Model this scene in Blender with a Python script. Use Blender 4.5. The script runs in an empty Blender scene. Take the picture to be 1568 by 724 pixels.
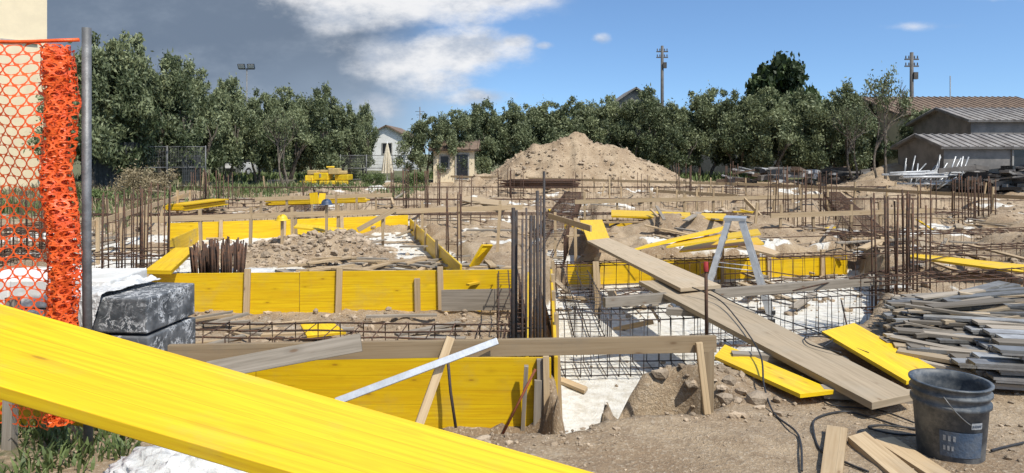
import bpy, math, random
import numpy as np
from mathutils import Vector, Matrix
random.seed(7); rng=np.random.default_rng(7)
# ---------------------------------------------------------------- image-to-world constants
F=1060.0; HZ=235.0; CH=1.55          # focal (1568 px wide frame), eye line, eye height (m)
def G(px,py,z=0.0):                   # image pixel + height plane -> world point
    d=F*(CH-z)/(py-HZ); return Vector(((px-784)/F*d,d,z))
def Dp(px,py,d):                      # image pixel + chosen distance -> world point
    return Vector(((px-784)/F*d,d,CH-(py-HZ)/F*d))
# ---------------------------------------------------------------- noise
_tab=rng.random((256,256))
def vn(x,y,s,o=0):
    x=np.asarray(x,float)*s+o*17.3+500; y=np.asarray(y,float)*s+o*9.1+500
    xi=np.floor(x).astype(int); yi=np.floor(y).astype(int); fx=x-xi; fy=y-yi
    fx=fx*fx*(3-2*fx); fy=fy*fy*(3-2*fy)
    a=_tab[xi%256,yi%256];b=_tab[(xi+1)%256,yi%256];c=_tab[xi%256,(yi+1)%256];d=_tab[(xi+1)%256,(yi+1)%256]
    return (a*(1-fx)+b*fx)*(1-fy)+(c*(1-fx)+d*fx)*fy-0.5
def fbm(x,y,s,n=4,o=0):
    t=0;a=1
    for i in range(n): t=t+a*vn(x,y,s*2**i,o+i); a*=.5
    return t
def sst(a,b,x):
    t=np.clip((x-a)/(b-a),0,1); return t*t*(3-2*t)
# ---------------------------------------------------------------- node helper
class NT:
    def __init__(s,t): s.t=t; s.L=t.links
    def n(s,ty,props=None,**ins):
        nd=s.t.nodes.new(ty)
        for k,v in (props or {}).items(): setattr(nd,k,v)
        for k,v in ins.items():
            key=int(k[1:]) if k[0]=='i' and k[1:].isdigit() else k.replace('_',' ')
            s.set(nd.inputs[key],v)
        return nd
    def set(s,inp,v):
        if isinstance(v,bpy.types.NodeSocket): s.L.new(v,inp)
        elif isinstance(v,bpy.types.Node): s.L.new(v.outputs[0],inp)
        else:
            try: inp.default_value=v
            except Exception: inp.default_value=tuple(v)[:3]
    def m(s,op,a,b=0,c=0,clamp=False):
        nd=s.n('ShaderNodeMath',{'operation':op,'use_clamp':clamp},i0=a,i1=b,i2=c); return nd.outputs[0]
    def sm(s,a,b,x):
        nd=s.n('ShaderNodeMapRange',{'interpolation_type':'SMOOTHSTEP'},Value=x,From_Min=a,From_Max=b); return nd.outputs[0]
    def mix(s,f,a,b,mode='MIX'):
        nd=s.t.nodes.new('ShaderNodeMix'); nd.data_type='RGBA'; nd.blend_type=mode
        s.set(nd.inputs[0],f); s.set(nd.inputs[6],c4(a)); s.set(nd.inputs[7],c4(b)); return nd.outputs[2]
    def noise(s,vec,scale,detail=4,rough=.55):
        nd=s.n('ShaderNodeTexNoise',Scale=scale,Detail=detail,Roughness=rough)
        if vec is not None: s.set(nd.inputs['Vector'],vec)
        return nd.outputs[0]
    def mapv(s,vec,sc):
        return s.n('ShaderNodeMapping',i0=vec,Scale=sc).outputs[0]
def c4(c):
    if isinstance(c,(tuple,list)) and len(c)==3: return (*c,1)
    return c
def newmat(name,rough=.8,metal=0):
    m=bpy.data.materials.new(name); m.use_nodes=True
    t=NT(m.node_tree); b=m.node_tree.nodes['Principled BSDF']
    b.inputs['Roughness'].default_value=rough; b.inputs['Metallic'].default_value=metal
    return m,t,b
def tint(t): return t.n('ShaderNodeAttribute',{'attribute_name':'tint'}).outputs['Fac']
def bump(t,b,h,strength=.4,dist=.01):
    nd=t.n('ShaderNodeBump',Strength=strength,Distance=dist,Height=h); t.L.new(nd.outputs[0],b.inputs['Normal'])
def plain(name,c1,c2,scale=6,rough=.8,metal=0,bs=.3,bd=.01):
    m,t,b=newmat(name,rough,metal); tc=t.n('ShaderNodeTexCoord').outputs['Object']
    n=t.noise(tc,scale,5,.65); c=t.mix(t.sm(.35,.65,n),c1,c2)
    c=t.mix(1.0,c,t.n('ShaderNodeCombineColor',i0=tint(t),i1=tint(t),i2=tint(t)).outputs[0],'MULTIPLY')
    t.set(b.inputs['Base Color'],c); bump(t,b,t.noise(tc,scale*5,3),bs,bd); return m
def wood(name,base,dark,dirt,dirt_amt=.5,rough=.65,strip=.11,knot=(.16,.07,.02),seam_k=.45,grainc=1.0):
    m,t,b=newmat(name,rough)
    uv=t.n('ShaderNodeUVMap').outputs[0]; tc=t.n('ShaderNodeTexCoord').outputs['Object']
    wob=t.n('ShaderNodeTexNoise',Scale=.9,Detail=2,Vector=t.mapv(uv,(1,3,1)))
    uvw=t.n('ShaderNodeVectorMath',{'operation':'ADD'},i0=uv,i1=t.n('ShaderNodeVectorMath',{'operation':'SCALE'},i0=wob.outputs['Color'],Scale=.06).outputs[0]).outputs[0]
    g=t.noise(t.mapv(uvw,(1.1,30,1)),1.6,6,.62)
    c=t.mix(t.m('MULTIPLY',t.sm(.35,.68,g),grainc),base,dark)
    sep=t.n('ShaderNodeSeparateXYZ',i0=uv)
    row=t.m('FLOOR',t.m('DIVIDE',sep.outputs[1],strip))
    wn=t.n('ShaderNodeTexWhiteNoise',{'noise_dimensions':'1D'},W=row).outputs[0]
    c=t.mix(t.m('MULTIPLY',wn,.45),c,dark)
    fr=t.m('FRACT',t.m('DIVIDE',sep.outputs[1],strip))
    seam=t.m('LESS_THAN',fr,.02)
    c=t.mix(t.m('MULTIPLY',seam,seam_k),c,[k*.4 for k in dark])
    vo=t.n('ShaderNodeTexVoronoi',Vector=t.mapv(uv,(2.2,6,1)),Scale=1.6)
    kn=t.m('MULTIPLY',t.sm(.12,.04,vo.outputs['Distance']),.8)
    c=t.mix(kn,c,knot)
    ring=t.m('MULTIPLY',t.sm(.26,.12,vo.outputs['Distance']),.35); c=t.mix(ring,c,[k*.8 for k in dark])
    fb=t.sm(.66,.72,t.noise(t.mapv(uv,(7,90,1)),1.2,3)); c=t.mix(t.m('MULTIPLY',fb,.35),c,knot)
    d=t.m('MULTIPLY',t.sm(.5,.72,t.noise(tc,2.2,6,.7)),dirt_amt)
    c=t.mix(d,c,dirt)
    c=t.mix(1.0,c,t.n('ShaderNodeCombineColor',i0=tint(t),i1=tint(t),i2=tint(t)).outputs[0],'MULTIPLY')
    t.set(b.inputs['Base Color'],c); bump(t,b,g,.25,.004)
    return m
YEL=wood('yellow_formwork_panel',(.88,.60,.006),(.72,.42,.003),(.45,.33,.15),.25,.45,knot=(.28,.11,.01),seam_k=.65)
YEL2=wood('used_yellow_panel',(.78,.52,.012),(.60,.36,.012),(.38,.28,.14),.6,.7,knot=(.25,.11,.01))
PINE=wood('raw_pine',(.52,.39,.235),(.40,.28,.155),(.31,.25,.18),.5,.8)
GREYW=wood('weathered_timber',(.36,.31,.25),(.23,.195,.15),(.28,.23,.175),.6,.9)
PLNK=wood('dusty_scaffold_plank',(.41,.32,.215),(.31,.24,.155),(.36,.30,.22),.6,.85,strip=.25)
ALU=plain('aluminium',(.62,.63,.64),(.48,.49,.50),8,.38,.4,.1)
STEEL=plain('galvanised_steel',(.20,.20,.20),(.13,.13,.13),12,.55,.4,.2)
RUST=plain('rusty_rebar',(.12,.058,.032),(.055,.036,.027),25,.85,.1)
DARKB=plain('dark_rebar',(.045,.045,.05),(.09,.06,.045),25,.7,.2)
ORNG=plain('orange_plastic',(.88,.13,.018),(.72,.08,.012),14,.45,0,.2)
STONE=plain('stone',(.42,.33,.235),(.30,.225,.15),9,.95,0,.7,.02)
CREAM=plain('cream_render',(.74,.62,.42),(.68,.57,.39),1.5,.9)
WHITEW=plain('white_render',(.72,.71,.68),(.62,.61,.58),1.5,.9)
GREYWALL=plain('grey_blockwork',(.25,.23,.21),(.16,.15,.14),1.6,.95)
TILE=plain('terracotta_roof',(.21,.145,.10),(.13,.09,.065),3,.9,0,.8,.05)
METR=plain('corrugated_sheet',(.28,.26,.24),(.17,.15,.135),2.,.7,.1)
DARK=plain('dark_glass',(.02,.022,.025),(.03,.03,.035),4,.2)
BLK=plain('black_rubber',(.018,.018,.02),(.035,.034,.033),20,.6)
SACK=plain('white_plastic_film',(.68,.675,.66),(.50,.495,.47),7,.3,0,.6,.02)
FAB=plain('beige_canvas',(.62,.55,.43),(.52,.46,.34),8,.9)
NETG=plain('dark_shade_net',(.03,.035,.035),(.05,.055,.055),8,.9)
BARK=plain('bark',(.19,.155,.12),(.09,.075,.058),10,.95,0,.9,.03)
CONC=plain('concrete',(.5,.48,.44),(.4,.38,.34),5,.9)
YELP=plain('yellow_plastic',(.80,.55,.01),(.65,.42,.02),6,.5)
BOXB=plain('carton_blocks',(.58,.42,.18),(.50,.36,.15),6,.85)
WPAINT=plain('white_paint',(.6,.6,.6),(.5,.5,.5),3,.3)
NAVY=plain('blue_plastic',(.03,.07,.16),(.04,.06,.10),8,.5)
BUCK,t,b=newmat('dusty_blue_grey_bucket',.5); tc=t.n('ShaderNodeTexCoord').outputs['Object']
c=t.mix(t.sm(.40,.68,t.noise(tc,6,8,.75)),(.035,.046,.06),(.17,.175,.175)); t.set(b.inputs['Base Color'],c)
EPS,t,b=newmat('graphite_insulation',.6); tc=t.n('ShaderNodeTexCoord').outputs['Object']
mv=t.n('ShaderNodeTexNoise',Scale=11,Detail=6,Roughness=.7,Distortion=1.6,Vector=tc).outputs[0]
vein=t.sm(.045,.0,t.m('ABSOLUTE',t.m('SUBTRACT',mv,.52)))
k=t.m('MULTIPLY',vein,t.sm(.42,.58,t.noise(tc,8,4)))
c=t.mix(k,t.mix(t.sm(.35,.65,t.noise(tc,9,6)),(.05,.056,.062),(.14,.145,.15)),(.68,.68,.67)); t.set(b.inputs['Base Color'],c); bump(t,b,t.noise(tc,25,6),.6,.01)
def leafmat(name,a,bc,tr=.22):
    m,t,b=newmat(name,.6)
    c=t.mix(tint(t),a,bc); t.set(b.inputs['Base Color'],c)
    tl=t.n('ShaderNodeBsdfTranslucent',Color=c); mx=t.n('ShaderNodeMixShader',i0=tr); t.L.new(b.outputs[0],mx.inputs[1]); t.L.new(tl.outputs[0],mx.inputs[2])
    t.L.new(mx.outputs[0],m.node_tree.nodes['Material Output'].inputs[0]); return m
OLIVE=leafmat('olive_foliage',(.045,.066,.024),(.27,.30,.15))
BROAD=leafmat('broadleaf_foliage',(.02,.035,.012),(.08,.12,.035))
GRASS=leafmat('weed_leaves',(.06,.09,.025),(.17,.22,.07))
DRYG=leafmat('dry_grass',(.22,.17,.09),(.36,.29,.17))
# ---------------------------------------------------------------- mesh builder
class MB:
    def __init__(s): s.v=[];s.f=[];s.uv=[];s.mi=[];s.tn=[];s.sm=[]
    def face(s,idx,uv,mi,tn,sm=False): s.f.append(idx);s.uv.extend(uv);s.mi.append(mi);s.tn.append(tn);s.sm.append(sm)
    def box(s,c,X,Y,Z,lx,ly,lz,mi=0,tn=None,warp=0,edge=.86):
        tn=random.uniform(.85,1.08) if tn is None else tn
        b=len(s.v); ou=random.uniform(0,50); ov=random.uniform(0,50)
        c=Vector(c); n=1 if warp==0 else 6
        loc=[]
        for i in range(n+1):
            x=-.5+i/n; off=warp*(4*x*x-1) if warp else 0
            for (y,z) in ((-.5,-.5),(.5,-.5),(.5,.5),(-.5,.5)):
                loc.append((x*lx,y*ly,z*lz)); s.v.append(c+X*(x*lx)+Y*(y*ly)+Z*(z*lz+off))
        def q(i,m,k=1.0):
            uv=[]
            for j in i:
                p=loc[j]
                uv.append({'y':(p[0]+ou,p[2]+ov),'z':(p[0]+ou,p[1]+ov),'x':(p[1]+ou,p[2]+ov)}[m])
            s.face([b+j for j in i],uv,mi,tn*k)
        for i in range(n):
            o=i*4; a=o+4
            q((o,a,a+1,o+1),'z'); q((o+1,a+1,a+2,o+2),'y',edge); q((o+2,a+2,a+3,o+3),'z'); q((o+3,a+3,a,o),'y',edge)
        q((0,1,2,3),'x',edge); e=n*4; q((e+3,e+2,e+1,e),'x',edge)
    def plank(s,p0,p1,w,t,side=None,mi=0,tn=None,warp=0,edge=.86):
        p0=Vector(p0);p1=Vector(p1);X=(p1-p0);L=X.length;X.normalize()
        if side is None: side=Vector((0,0,1)).cross(X) if abs(X.z)<.95 else Vector((1,0,0))
        Y=Vector(side); Y=(Y-X*Y.dot(X)).normalized(); Z=X.cross(Y)
        s.box((p0+p1)/2,X,Y,Z,L,w,t,mi,tn,warp,edge)
    def quad(s,a,b,c,d,t,mi=0,tn=None):
        n=(Vector(b)-Vector(a)).cross(Vector(d)-Vector(a)).normalized()
        if n.z<0: n=-n
        P=[Vector(k) for k in (a,b,c,d)]; base=len(s.v); tn=random.uniform(.9,1.05) if tn is None else tn
        L=(P[1]-P[0]).length; W=(P[3]-P[0]).length; ou=random.uniform(0,50);ov=random.uniform(0,50)
        s.v.extend(P); s.v.extend([p-n*t for p in P])
        U=[(0,0),(L,0),(L,W),(0,W)]; U=[(u+ou,v+ov) for u,v in U]
        s.face([base+i for i in (0,1,2,3)],U,mi,tn); s.face([base+i for i in (7,6,5,4)],U[::-1],mi,tn)
        for i in range(4):
            j=(i+1)%4; l=L if i%2==0 else W
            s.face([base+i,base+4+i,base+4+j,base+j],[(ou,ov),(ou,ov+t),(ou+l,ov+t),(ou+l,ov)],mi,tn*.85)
    def tube(s,pts,r,n=6,mi=0,tn=1,cap=True,r1=None,sm=True):
        pts=[Vector(p) for p in pts]; b=len(s.v); k=len(pts)
        for i,p in enumerate(pts):
            T=(pts[min(i+1,k-1)]-pts[max(i-1,0)]).normalized()
            A=T.cross(Vector((0,0,1)) if abs(T.z)<.9 else Vector((1,0,0))).normalized(); B=T.cross(A)
            rr=r if r1 is None else r+(r1-r)*i/(k-1)
            for j in range(n):
                a=2*math.pi*j/n; s.v.append(p+A*math.cos(a)*rr+B*math.sin(a)*rr)
        for i in range(k-1):
            for j in range(n):
                j2=(j+1)%n
                s.face([b+i*n+j,b+i*n+j2,b+(i+1)*n+j2,b+(i+1)*n+j],[(i,j/n),(i,(j+1)/n),(i+1,(j+1)/n),(i+1,j/n)],mi,tn,sm)
        if cap:
            s.face([b+j for j in range(n)][::-1],[(0,0)]*n,mi,tn); s.face([b+(k-1)*n+j for j in range(n)],[(0,0)]*n,mi,tn)
    def lathe(s,o,prof,n=32,mi=0,tn=1,sm=True):
        b=len(s.v); o=Vector(o)
        for r,z in prof:
            for j in range(n):
                a=2*math.pi*j/n; s.v.append(o+Vector((math.cos(a)*r,math.sin(a)*r,z)))
        for i in range(len(prof)-1):
            for j in range(n):
                j2=(j+1)%n; s.face([b+i*n+j,b+i*n+j2,b+(i+1)*n+j2,b+(i+1)*n+j],[(0,0)]*4,mi,tn,sm)
    def poly(s,P,mi=0,tn=1):
        b=len(s.v); s.v.extend([Vector(p) for p in P]); s.face([b+i for i in range(len(P))],[(p[0],p[2]) for p in P],mi,tn)
    def done(s,name,mats,bevel=0,parent=None):
        co=np.array([tuple(v) for v in s.v]); o=np.array([(co[:,0].min()+co[:,0].max())/2,(co[:,1].min()+co[:,1].max())/2,co[:,2].min()])
        me=bpy.data.meshes.new(name); me.from_pydata((co-o).tolist(),[],s.f)
        if not isinstance(mats,(list,tuple)): mats=[mats]
        for m in mats: me.materials.append(m)
        me.polygons.foreach_set('material_index',s.mi); me.polygons.foreach_set('use_smooth',s.sm)
        ul=me.uv_layers.new(name='UVMap'); ul.data.foreach_set('uv',np.array(s.uv,dtype=np.float32).ravel())
        at=me.attributes.new('tint','FLOAT','FACE'); at.data.foreach_set('value',np.array(s.tn,dtype=np.float32))
        me.update()
        ob=bpy.data.objects.new(name,me); bpy.context.collection.objects.link(ob); ob.location=o
        if bevel:
            bv=ob.modifiers.new('Bevel','BEVEL'); bv.width=bevel; bv.segments=2; bv.limit_method='ANGLE'
        if parent: ob.parent=parent
        return ob
def npmesh(name,V,Fc,mats,tn,mi=None,loc=(0,0,0),smooth=False):
    me=bpy.data.meshes.new(name); nv=len(V); nf=len(Fc); k=Fc.shape[1]
    me.vertices.add(nv); me.vertices.foreach_set('co',V.astype(np.float32).ravel())
    me.loops.add(nf*k); me.loops.foreach_set('vertex_index',Fc.astype(np.int32).ravel())
    me.polygons.add(nf); me.polygons.foreach_set('loop_start',np.arange(nf,dtype=np.int32)*k)
    me.polygons.foreach_set('loop_total',np.full(nf,k,dtype=np.int32))
    for m in mats: me.materials.append(m)
    if mi is not None: me.polygons.foreach_set('material_index',mi)
    me.polygons.foreach_set('use_smooth',np.full(nf,smooth))
    me.update(calc_edges=True); me.validate()
    if tn is not None:
        at=me.attributes.new('tint','FLOAT','FACE'); at.data.foreach_set('value',tn.astype(np.float32))
    ob=bpy.data.objects.new(name,me); bpy.context.collection.objects.link(ob); ob.location=loc; return ob
# ---------------------------------------------------------------- terrain
def psd(x,y,poly):
    P=np.array(poly,float); n=len(P); d=np.full(x.shape,1e9); ins=np.zeros(x.shape,bool)
    for i in range(n):
        a=P[i];b=P[(i+1)%n]; ex,ey=b-a; wx=x-a[0]; wy=y-a[1]
        t=np.clip((wx*ex+wy*ey)/(ex*ex+ey*ey),0,1); d=np.minimum(d,np.hypot(wx-t*ex,wy-t*ey))
        c=((a[1]>y)!=(b[1]>y))&(x<(b[0]-a[0])*(y-a[1])/((b[1]-a[1])+1e-12)+a[0]); ins^=c
    return np.where(ins,d,-d)
PITS=[ # polygon, floor z, softness, whiteness, rubble amp
 ([(-4.5,3.97),(-1,3.93),(.35,3.95),(.33,5.25),(-4.5,5.25)],-.64,.10,.15,.05),
 ([(-5.9,5.12),(.30,5.12),(.45,9.5),(-8,9.3)],-.52,.10,.35,.09),
 ([(.28,3.98),(.5,4.08),(.62,4.7),(1.32,5.06),(1.9,5.5),(2.6,5.9),(3.3,6.5),(4.4,8.2),(5.5,10.2),(6.4,12.7),(.8,11.7),(.4,9.4)],-.64,.09,1.0,.015),
 ([(-8.3,9.25),(.2,9.4),(-.3,10.3),(-2.0,15.9),(-8.4,15.4)],-.26,.15,.75,.04),
 ([(-9.9,9.5),(-8.2,9.5),(-8.3,15.5),(-11.5,17)],-.34,.2,.8,.08),
 ([(-12,15.9),(12,16.2),(12,17.6),(-12,17.0)],-.42,.2,.8,.06),
 ([(-14,20.4),(15,20.8),(15,22.4),(-14,22.0)],-.42,.25,.9,.06),
 ([(-14,25.6),(17,26.),(17,28.6),(-14,28)],-.32,.3,.85,.06),
 ([(-.1,11.5),(1.3,11.5),(3.4,28),(1.8,28)],-.42,.2,.8,.05),
 ([(6.0,12.8),(7.4,12.5),(13.2,27),(11.5,27)],-.42,.2,.7,.05),
 ([(-5.8,15.5),(-4.4,15.5),(-6.3,27),(-8,27)],-.42,.2,.8,.05),
 ([(5.2,6.9),(9.5,7.4),(9.5,8.6),(5.0,8.0)],-.4,.2,.3,.06),
 ([(.62,4.12),(1.05,4.15),(1.3,4.45),(1.15,4.85),(.66,4.8)],-.42,.12,0,.03),
]
MOUNDS=[ (3.1,34,5.7,2.6,3.4),(-3.7,11.9,1.45,.42,1.15),(-2.9,12.0,.9,.24,.8),(9.8,10.8,2.6,.85,2.2),(12.5,13,3,.9,2.5),
 (1.25,14.6,.8,.45,.8),(3.3,14.2,1.5,.42,.8),(5.3,14.8,1.4,.4,.8),(2.3,18.5,1.3,.35,.8),(-5.5,18.6,2,.25,.9),(18.5,33,3.2,1.2,2.0),(16,30,2.5,.6,2),(26,34,4,1.0,2.5),(8.5,18.9,2.2,.4,1.1),(13.5,23.8,2.5,.5,1.2),
 (5,24,3,.35,1.2),(-11,23.7,3,.35,1.2),(-1,18.8,1.6,.3,.9),(7.3,9.4,1.1,.25,.5),(6.2,6.0,.9,.15,.5),(1.25,4.75,.35,.10,.3)]
def terrain(x,y):
    x=np.asarray(x,float); y=np.asarray(y,float)
    z=fbm(x,y,.9,4,1)*.06+fbm(x,y,6,3,5)*.018
    rough=sst(8.5,11,y)*(1-sst(34,40,y))
    rough=np.maximum(rough,sst(3.2,5,x)*sst(5.2,7,y)*(1-sst(34,40,y)))
    z=z+rough*(fbm(x,y,1.3,5,9)*.22+np.abs(fbm(x,y,3.1,3,12))*.10-.14)
    w=sst(.16,.34,fbm(x,y,1.1,4,90))*rough*.62
    for p,fl,so,wh,am in PITS:
        xs=[a[0] for a in p]; ys=[a[1] for a in p]
        m=(x>min(xs)-1)&(x<max(xs)+1)&(y>min(ys)-1)&(y<max(ys)+1)
        if not m.any(): continue
        X=x[m];Y=y[m]
        sd=psd(X,Y,p)+fbm(X,Y,3,3,21)*so*.9
        tt=sst(-so*.6,so,sd); nf=fl+fbm(X,Y,4,4,31)*am
        zz=z[m]; zz=np.where(nf<zz,zz*(1-tt)+nf*tt,zz); z[m]=zz
        ww=sst(so*.3,so*1.2,sd)*wh
        if wh<.99: ww=ww*sst(-.12,.1,fbm(X,Y,.9,3,44)+(wh-.6)*.5)
        w[m]=np.maximum(w[m]*(1-tt),ww)
    for cx,cy,r,h,ry in MOUNDS:
        d=np.hypot((x-cx)/r,(y-cy)/ry); d=d*(1+fbm(x,y,.6 if h>2 else 1.1,3,60+cx)*.30)
        k=np.clip(1-d,0,1); kk=k*(1.3-.3*k)
        add=h*kk*(1+fbm(x,y,2.0,4,70)*.14*np.minimum(1,6*k)); z=z+add; w=w*(1-sst(0,.15,k))
    z=z+np.minimum(np.maximum(np.hypot(x,y)-60,0)*.004,1.0)
    return z,w
def gz(x,y):
    return float(terrain(np.array([x]),np.array([y]))[0][0])
def axis(segs):
    o=[]
    for a,b,st in segs: o.append(np.arange(a,b,st))
    return np.concatenate(o)
ys=axis([(-6,2,.25),(2,7.5,.04),(7.5,16,.08),(16,30,.16),(30,44,.25),(44,80,3),(80,520,40)])
xs=axis([(-400,-60,40),(-60,-30,3),(-30,-14,.3),(-14,-6,.14),(-6,-3,.08),(-3,3.5,.045),(3.5,9,.08),(9,18,.15),(18,32,.3),(32,60,3),(60,440,40)])
XX,YY=np.meshgrid(xs,ys); Z,W=terrain(XX.ravel(),YY.ravel())
V=np.stack([XX.ravel(),YY.ravel(),Z],1); nx=len(xs);ny=len(ys)
I=(np.arange(ny-1)[:,None]*nx+np.arange(nx-1)[None,:]).ravel(); Fc=np.stack([I,I+1,I+nx+1,I+nx],1)
GM,t,b=newmat('earth_and_lean_concrete',.95)
tc=t.n('ShaderNodeTexCoord').outputs['Object']
n1=t.noise(tc,1.1,6,.65); n2=t.noise(tc,9,7,.7); n3=t.noise(tc,45,4,.7); n4=t.noise(tc,150,3,.7)
c=t.mix(t.sm(.35,.65,n1),(.29,.20,.118),(.45,.34,.22)); c=t.mix(t.m('MULTIPLY',t.sm(.42,.70,n2),.55),c,(.19,.125,.072))
c=t.mix(t.m('MULTIPLY',t.sm(.52,.64,n3),.6),c,(.56,.465,.345)); c=t.mix(t.m('MULTIPLY',t.sm(.57,.65,n4),.4),c,(.15,.10,.06))
wh=t.n('ShaderNodeAttribute',{'attribute_name':'white'}).outputs['Fac']
cw=t.mix(t.sm(.40,.68,n2),(.80,.775,.71),(.60,.55,.46))
c=t.mix(t.sm(.35,.6,t.m('ADD',wh,t.m('MULTIPLY',t.m('SUBTRACT',n2,.5),.9))),c,cw)
gr=t.n('ShaderNodeAttribute',{'attribute_name':'grass'}).outputs['Fac']
c=t.mix(t.sm(.4,.6,t.m('ADD',gr,t.m('MULTIPLY',t.m('SUBTRACT',n2,.5),.7))),c,t.mix(n3,(.06,.08,.03),(.20,.18,.09)))
t.set(b.inputs['Base Color'],c); bump(t,b,t.m('ADD',t.m('ADD',n2,t.m('MULTIPLY',n3,.7)),t.m('MULTIPLY',n4,.2)),.85,.04)
ground=npmesh('ground',V,Fc,[GM],None,smooth=True)
at=ground.data.attributes.new('white','FLOAT','POINT'); at.data.foreach_set('value',W.astype(np.float32))
xx=XX.ravel();yy=YY.ravel()
gr=np.maximum(sst(37,41,yy), sst(-9,-13,xx)*sst(14,18,yy)*.6); gr=np.maximum(gr,(sst(-2.0,-2.5,xx)*(1-sst(3.6,4.2,yy)))*.5)
at=ground.data.attributes.new('grass','FLOAT','POINT'); at.data.foreach_set('value',gr.astype(np.float32))
# ---------------------------------------------------------------- stones
import bmesh
bm=bmesh.new(); bmesh.ops.create_icosphere(bm,subdivisions=1,radius=1); IV=np.array([tuple(v.co) for v in bm.verts]); IFc=np.array([[v.index for v in f.verts] for f in bm.faces]); bm.free()
def stones(name,x,y,s,lift=.25,mat=STONE):
    n=len(x); z,_=terrain(x,y)
    sc=s[:,None]*rng.uniform(.55,1.25,(n,3)); sc[:,2]*=.7
    v=IV[None]*(1+rng.uniform(-.28,.28,(n,12,1)))*sc[:,None,:]
    a=rng.uniform(0,6.28,n); ca,sa=np.cos(a)[:,None],np.sin(a)[:,None]
    vx=v[:,:,0]*ca-v[:,:,1]*sa; vy=v[:,:,0]*sa+v[:,:,1]*ca
    V=np.stack([vx+x[:,None],vy+y[:,None],v[:,:,2]+(z+s*lift)[:,None]],2).reshape(-1,3)
    Fc=(IFc[None]+(np.arange(n)*12)[:,None,None]).reshape(-1,3)
    tn=np.repeat(rng.uniform(.65,1.3,n),20); return npmesh(name,V,Fc,[mat],tn)
def rs(n,x0,x1,y0,y1,s0,s1,p=2.5):
    return rng.uniform(x0,x1,n),rng.uniform(y0,y1,n),s0+(s1-s0)*rng.random(n)**p
def cat(*a): return [np.concatenate(k) for k in zip(*a)]
A=cat(rs(3000,-3,4.5,2.6,4.5,.002,.010,5),rs(260,-1.2,.6,3.68,3.98,.006,.024,3),rs(110,.9,2.0,4.0,5.0,.010,.045,3),rs(1000,-5.5,.2,5.4,9.0,.01,.06),rs(40,.4,3.5,5.6,10,.01,.03),rs(500,2,5,3.2,6.5,.005,.025,3))
stones('gravel_foreground',*A)
A=cat(rs(2600,-12,14,9.2,16,.012,.065,3),rs(3200,-16,20,16,32,.02,.10,3),rs(1300,-5.1,-2.1,10.9,13.1,.02,.085,3),rs(700,5,13,6.5,14,.015,.07,3))
stones('rubble',*A)
A=rs(1700,-2.5,8.5,30.5,37.5,.025,.13,4); stones('mound_boulders',*A)
for (px,py,s) in [(1110,615,.07),(1160,612,.075),(1060,582,.06),(1010,575,.05),(740,668,.045),(700,672,.05),(1190,608,.045),(1118,590,.05),(1135,600,.05),(1030,590,.045)]:
    p=G(px,py); stones('limestone_rock',np.array([p.x]),np.array([p.y]),np.array([s]),.3)
# ---------------------------------------------------------------- foliage
def leafcloud(cent,rad,n,size,seed,flat=.85,asp=.45):
    r=np.random.default_rng(seed); k=len(cent); w=rad**2; w=w/w.sum(); ci=r.choice(k,n,p=w)
    d=r.normal(size=(n,3)); d/=np.linalg.norm(d,axis=1)[:,None]
    rr=r.random(n)**.45
    rr=rr*(1+.45*np.abs(r.normal(size=n))*(r.random(n)<.28))
    p=cent[ci]+d*rr[:,None]*rad[ci][:,None]*np.array([1,1,flat])
    a=r.normal(size=(n,3)); a[:,2]=a[:,2]*.8; a/=np.linalg.norm(a,axis=1)[:,None]
    b=np.cross(a,r.normal(size=(n,3))); b/=np.linalg.norm(b,axis=1)[:,None]
    s=size*r.uniform(.6,1.4,n)[:,None]
    V=np.stack([p-a*s,p-b*s*asp,p+a*s,p+b*s*asp],1).reshape(-1,3)
    Fc=np.arange(n*4).reshape(n,4)
    ct=r.uniform(.1,.8,k); tn=np.clip(ct[ci]+r.normal(size=n)*.2+.3*(p[:,2]-p[:,2].mean())/ (np.ptp(p[:,2])+.01),0,1)  # clump tone, plus lightening with height: sunlit tops put into leaf colour
    return V,Fc,tn
def branchy(mb,p,dr,L,r,depth,rnd,ends):
    pts=[p]; q=p.copy(); d=dr.copy()
    for i in range(4):
        d=(d+Vector((rnd.uniform(-.25,.25),rnd.uniform(-.25,.25),rnd.uniform(-.08,.2)))).normalized(); q=q+d*L/4; pts.append(q.copy())
    mb.tube(pts,r,6,0,1,True,r*.55)
    if depth==0: ends.append(q); return
    for i in range(rnd.choice([2,3])):
        nd=(d+Vector((rnd.uniform(-.9,.9),rnd.uniform(-.9,.9),rnd.uniform(-.2,.5)))).normalized()
        branchy(mb,q,nd,L*.7,r*.55,depth-1,rnd,ends)
    ends.append(q)
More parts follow.
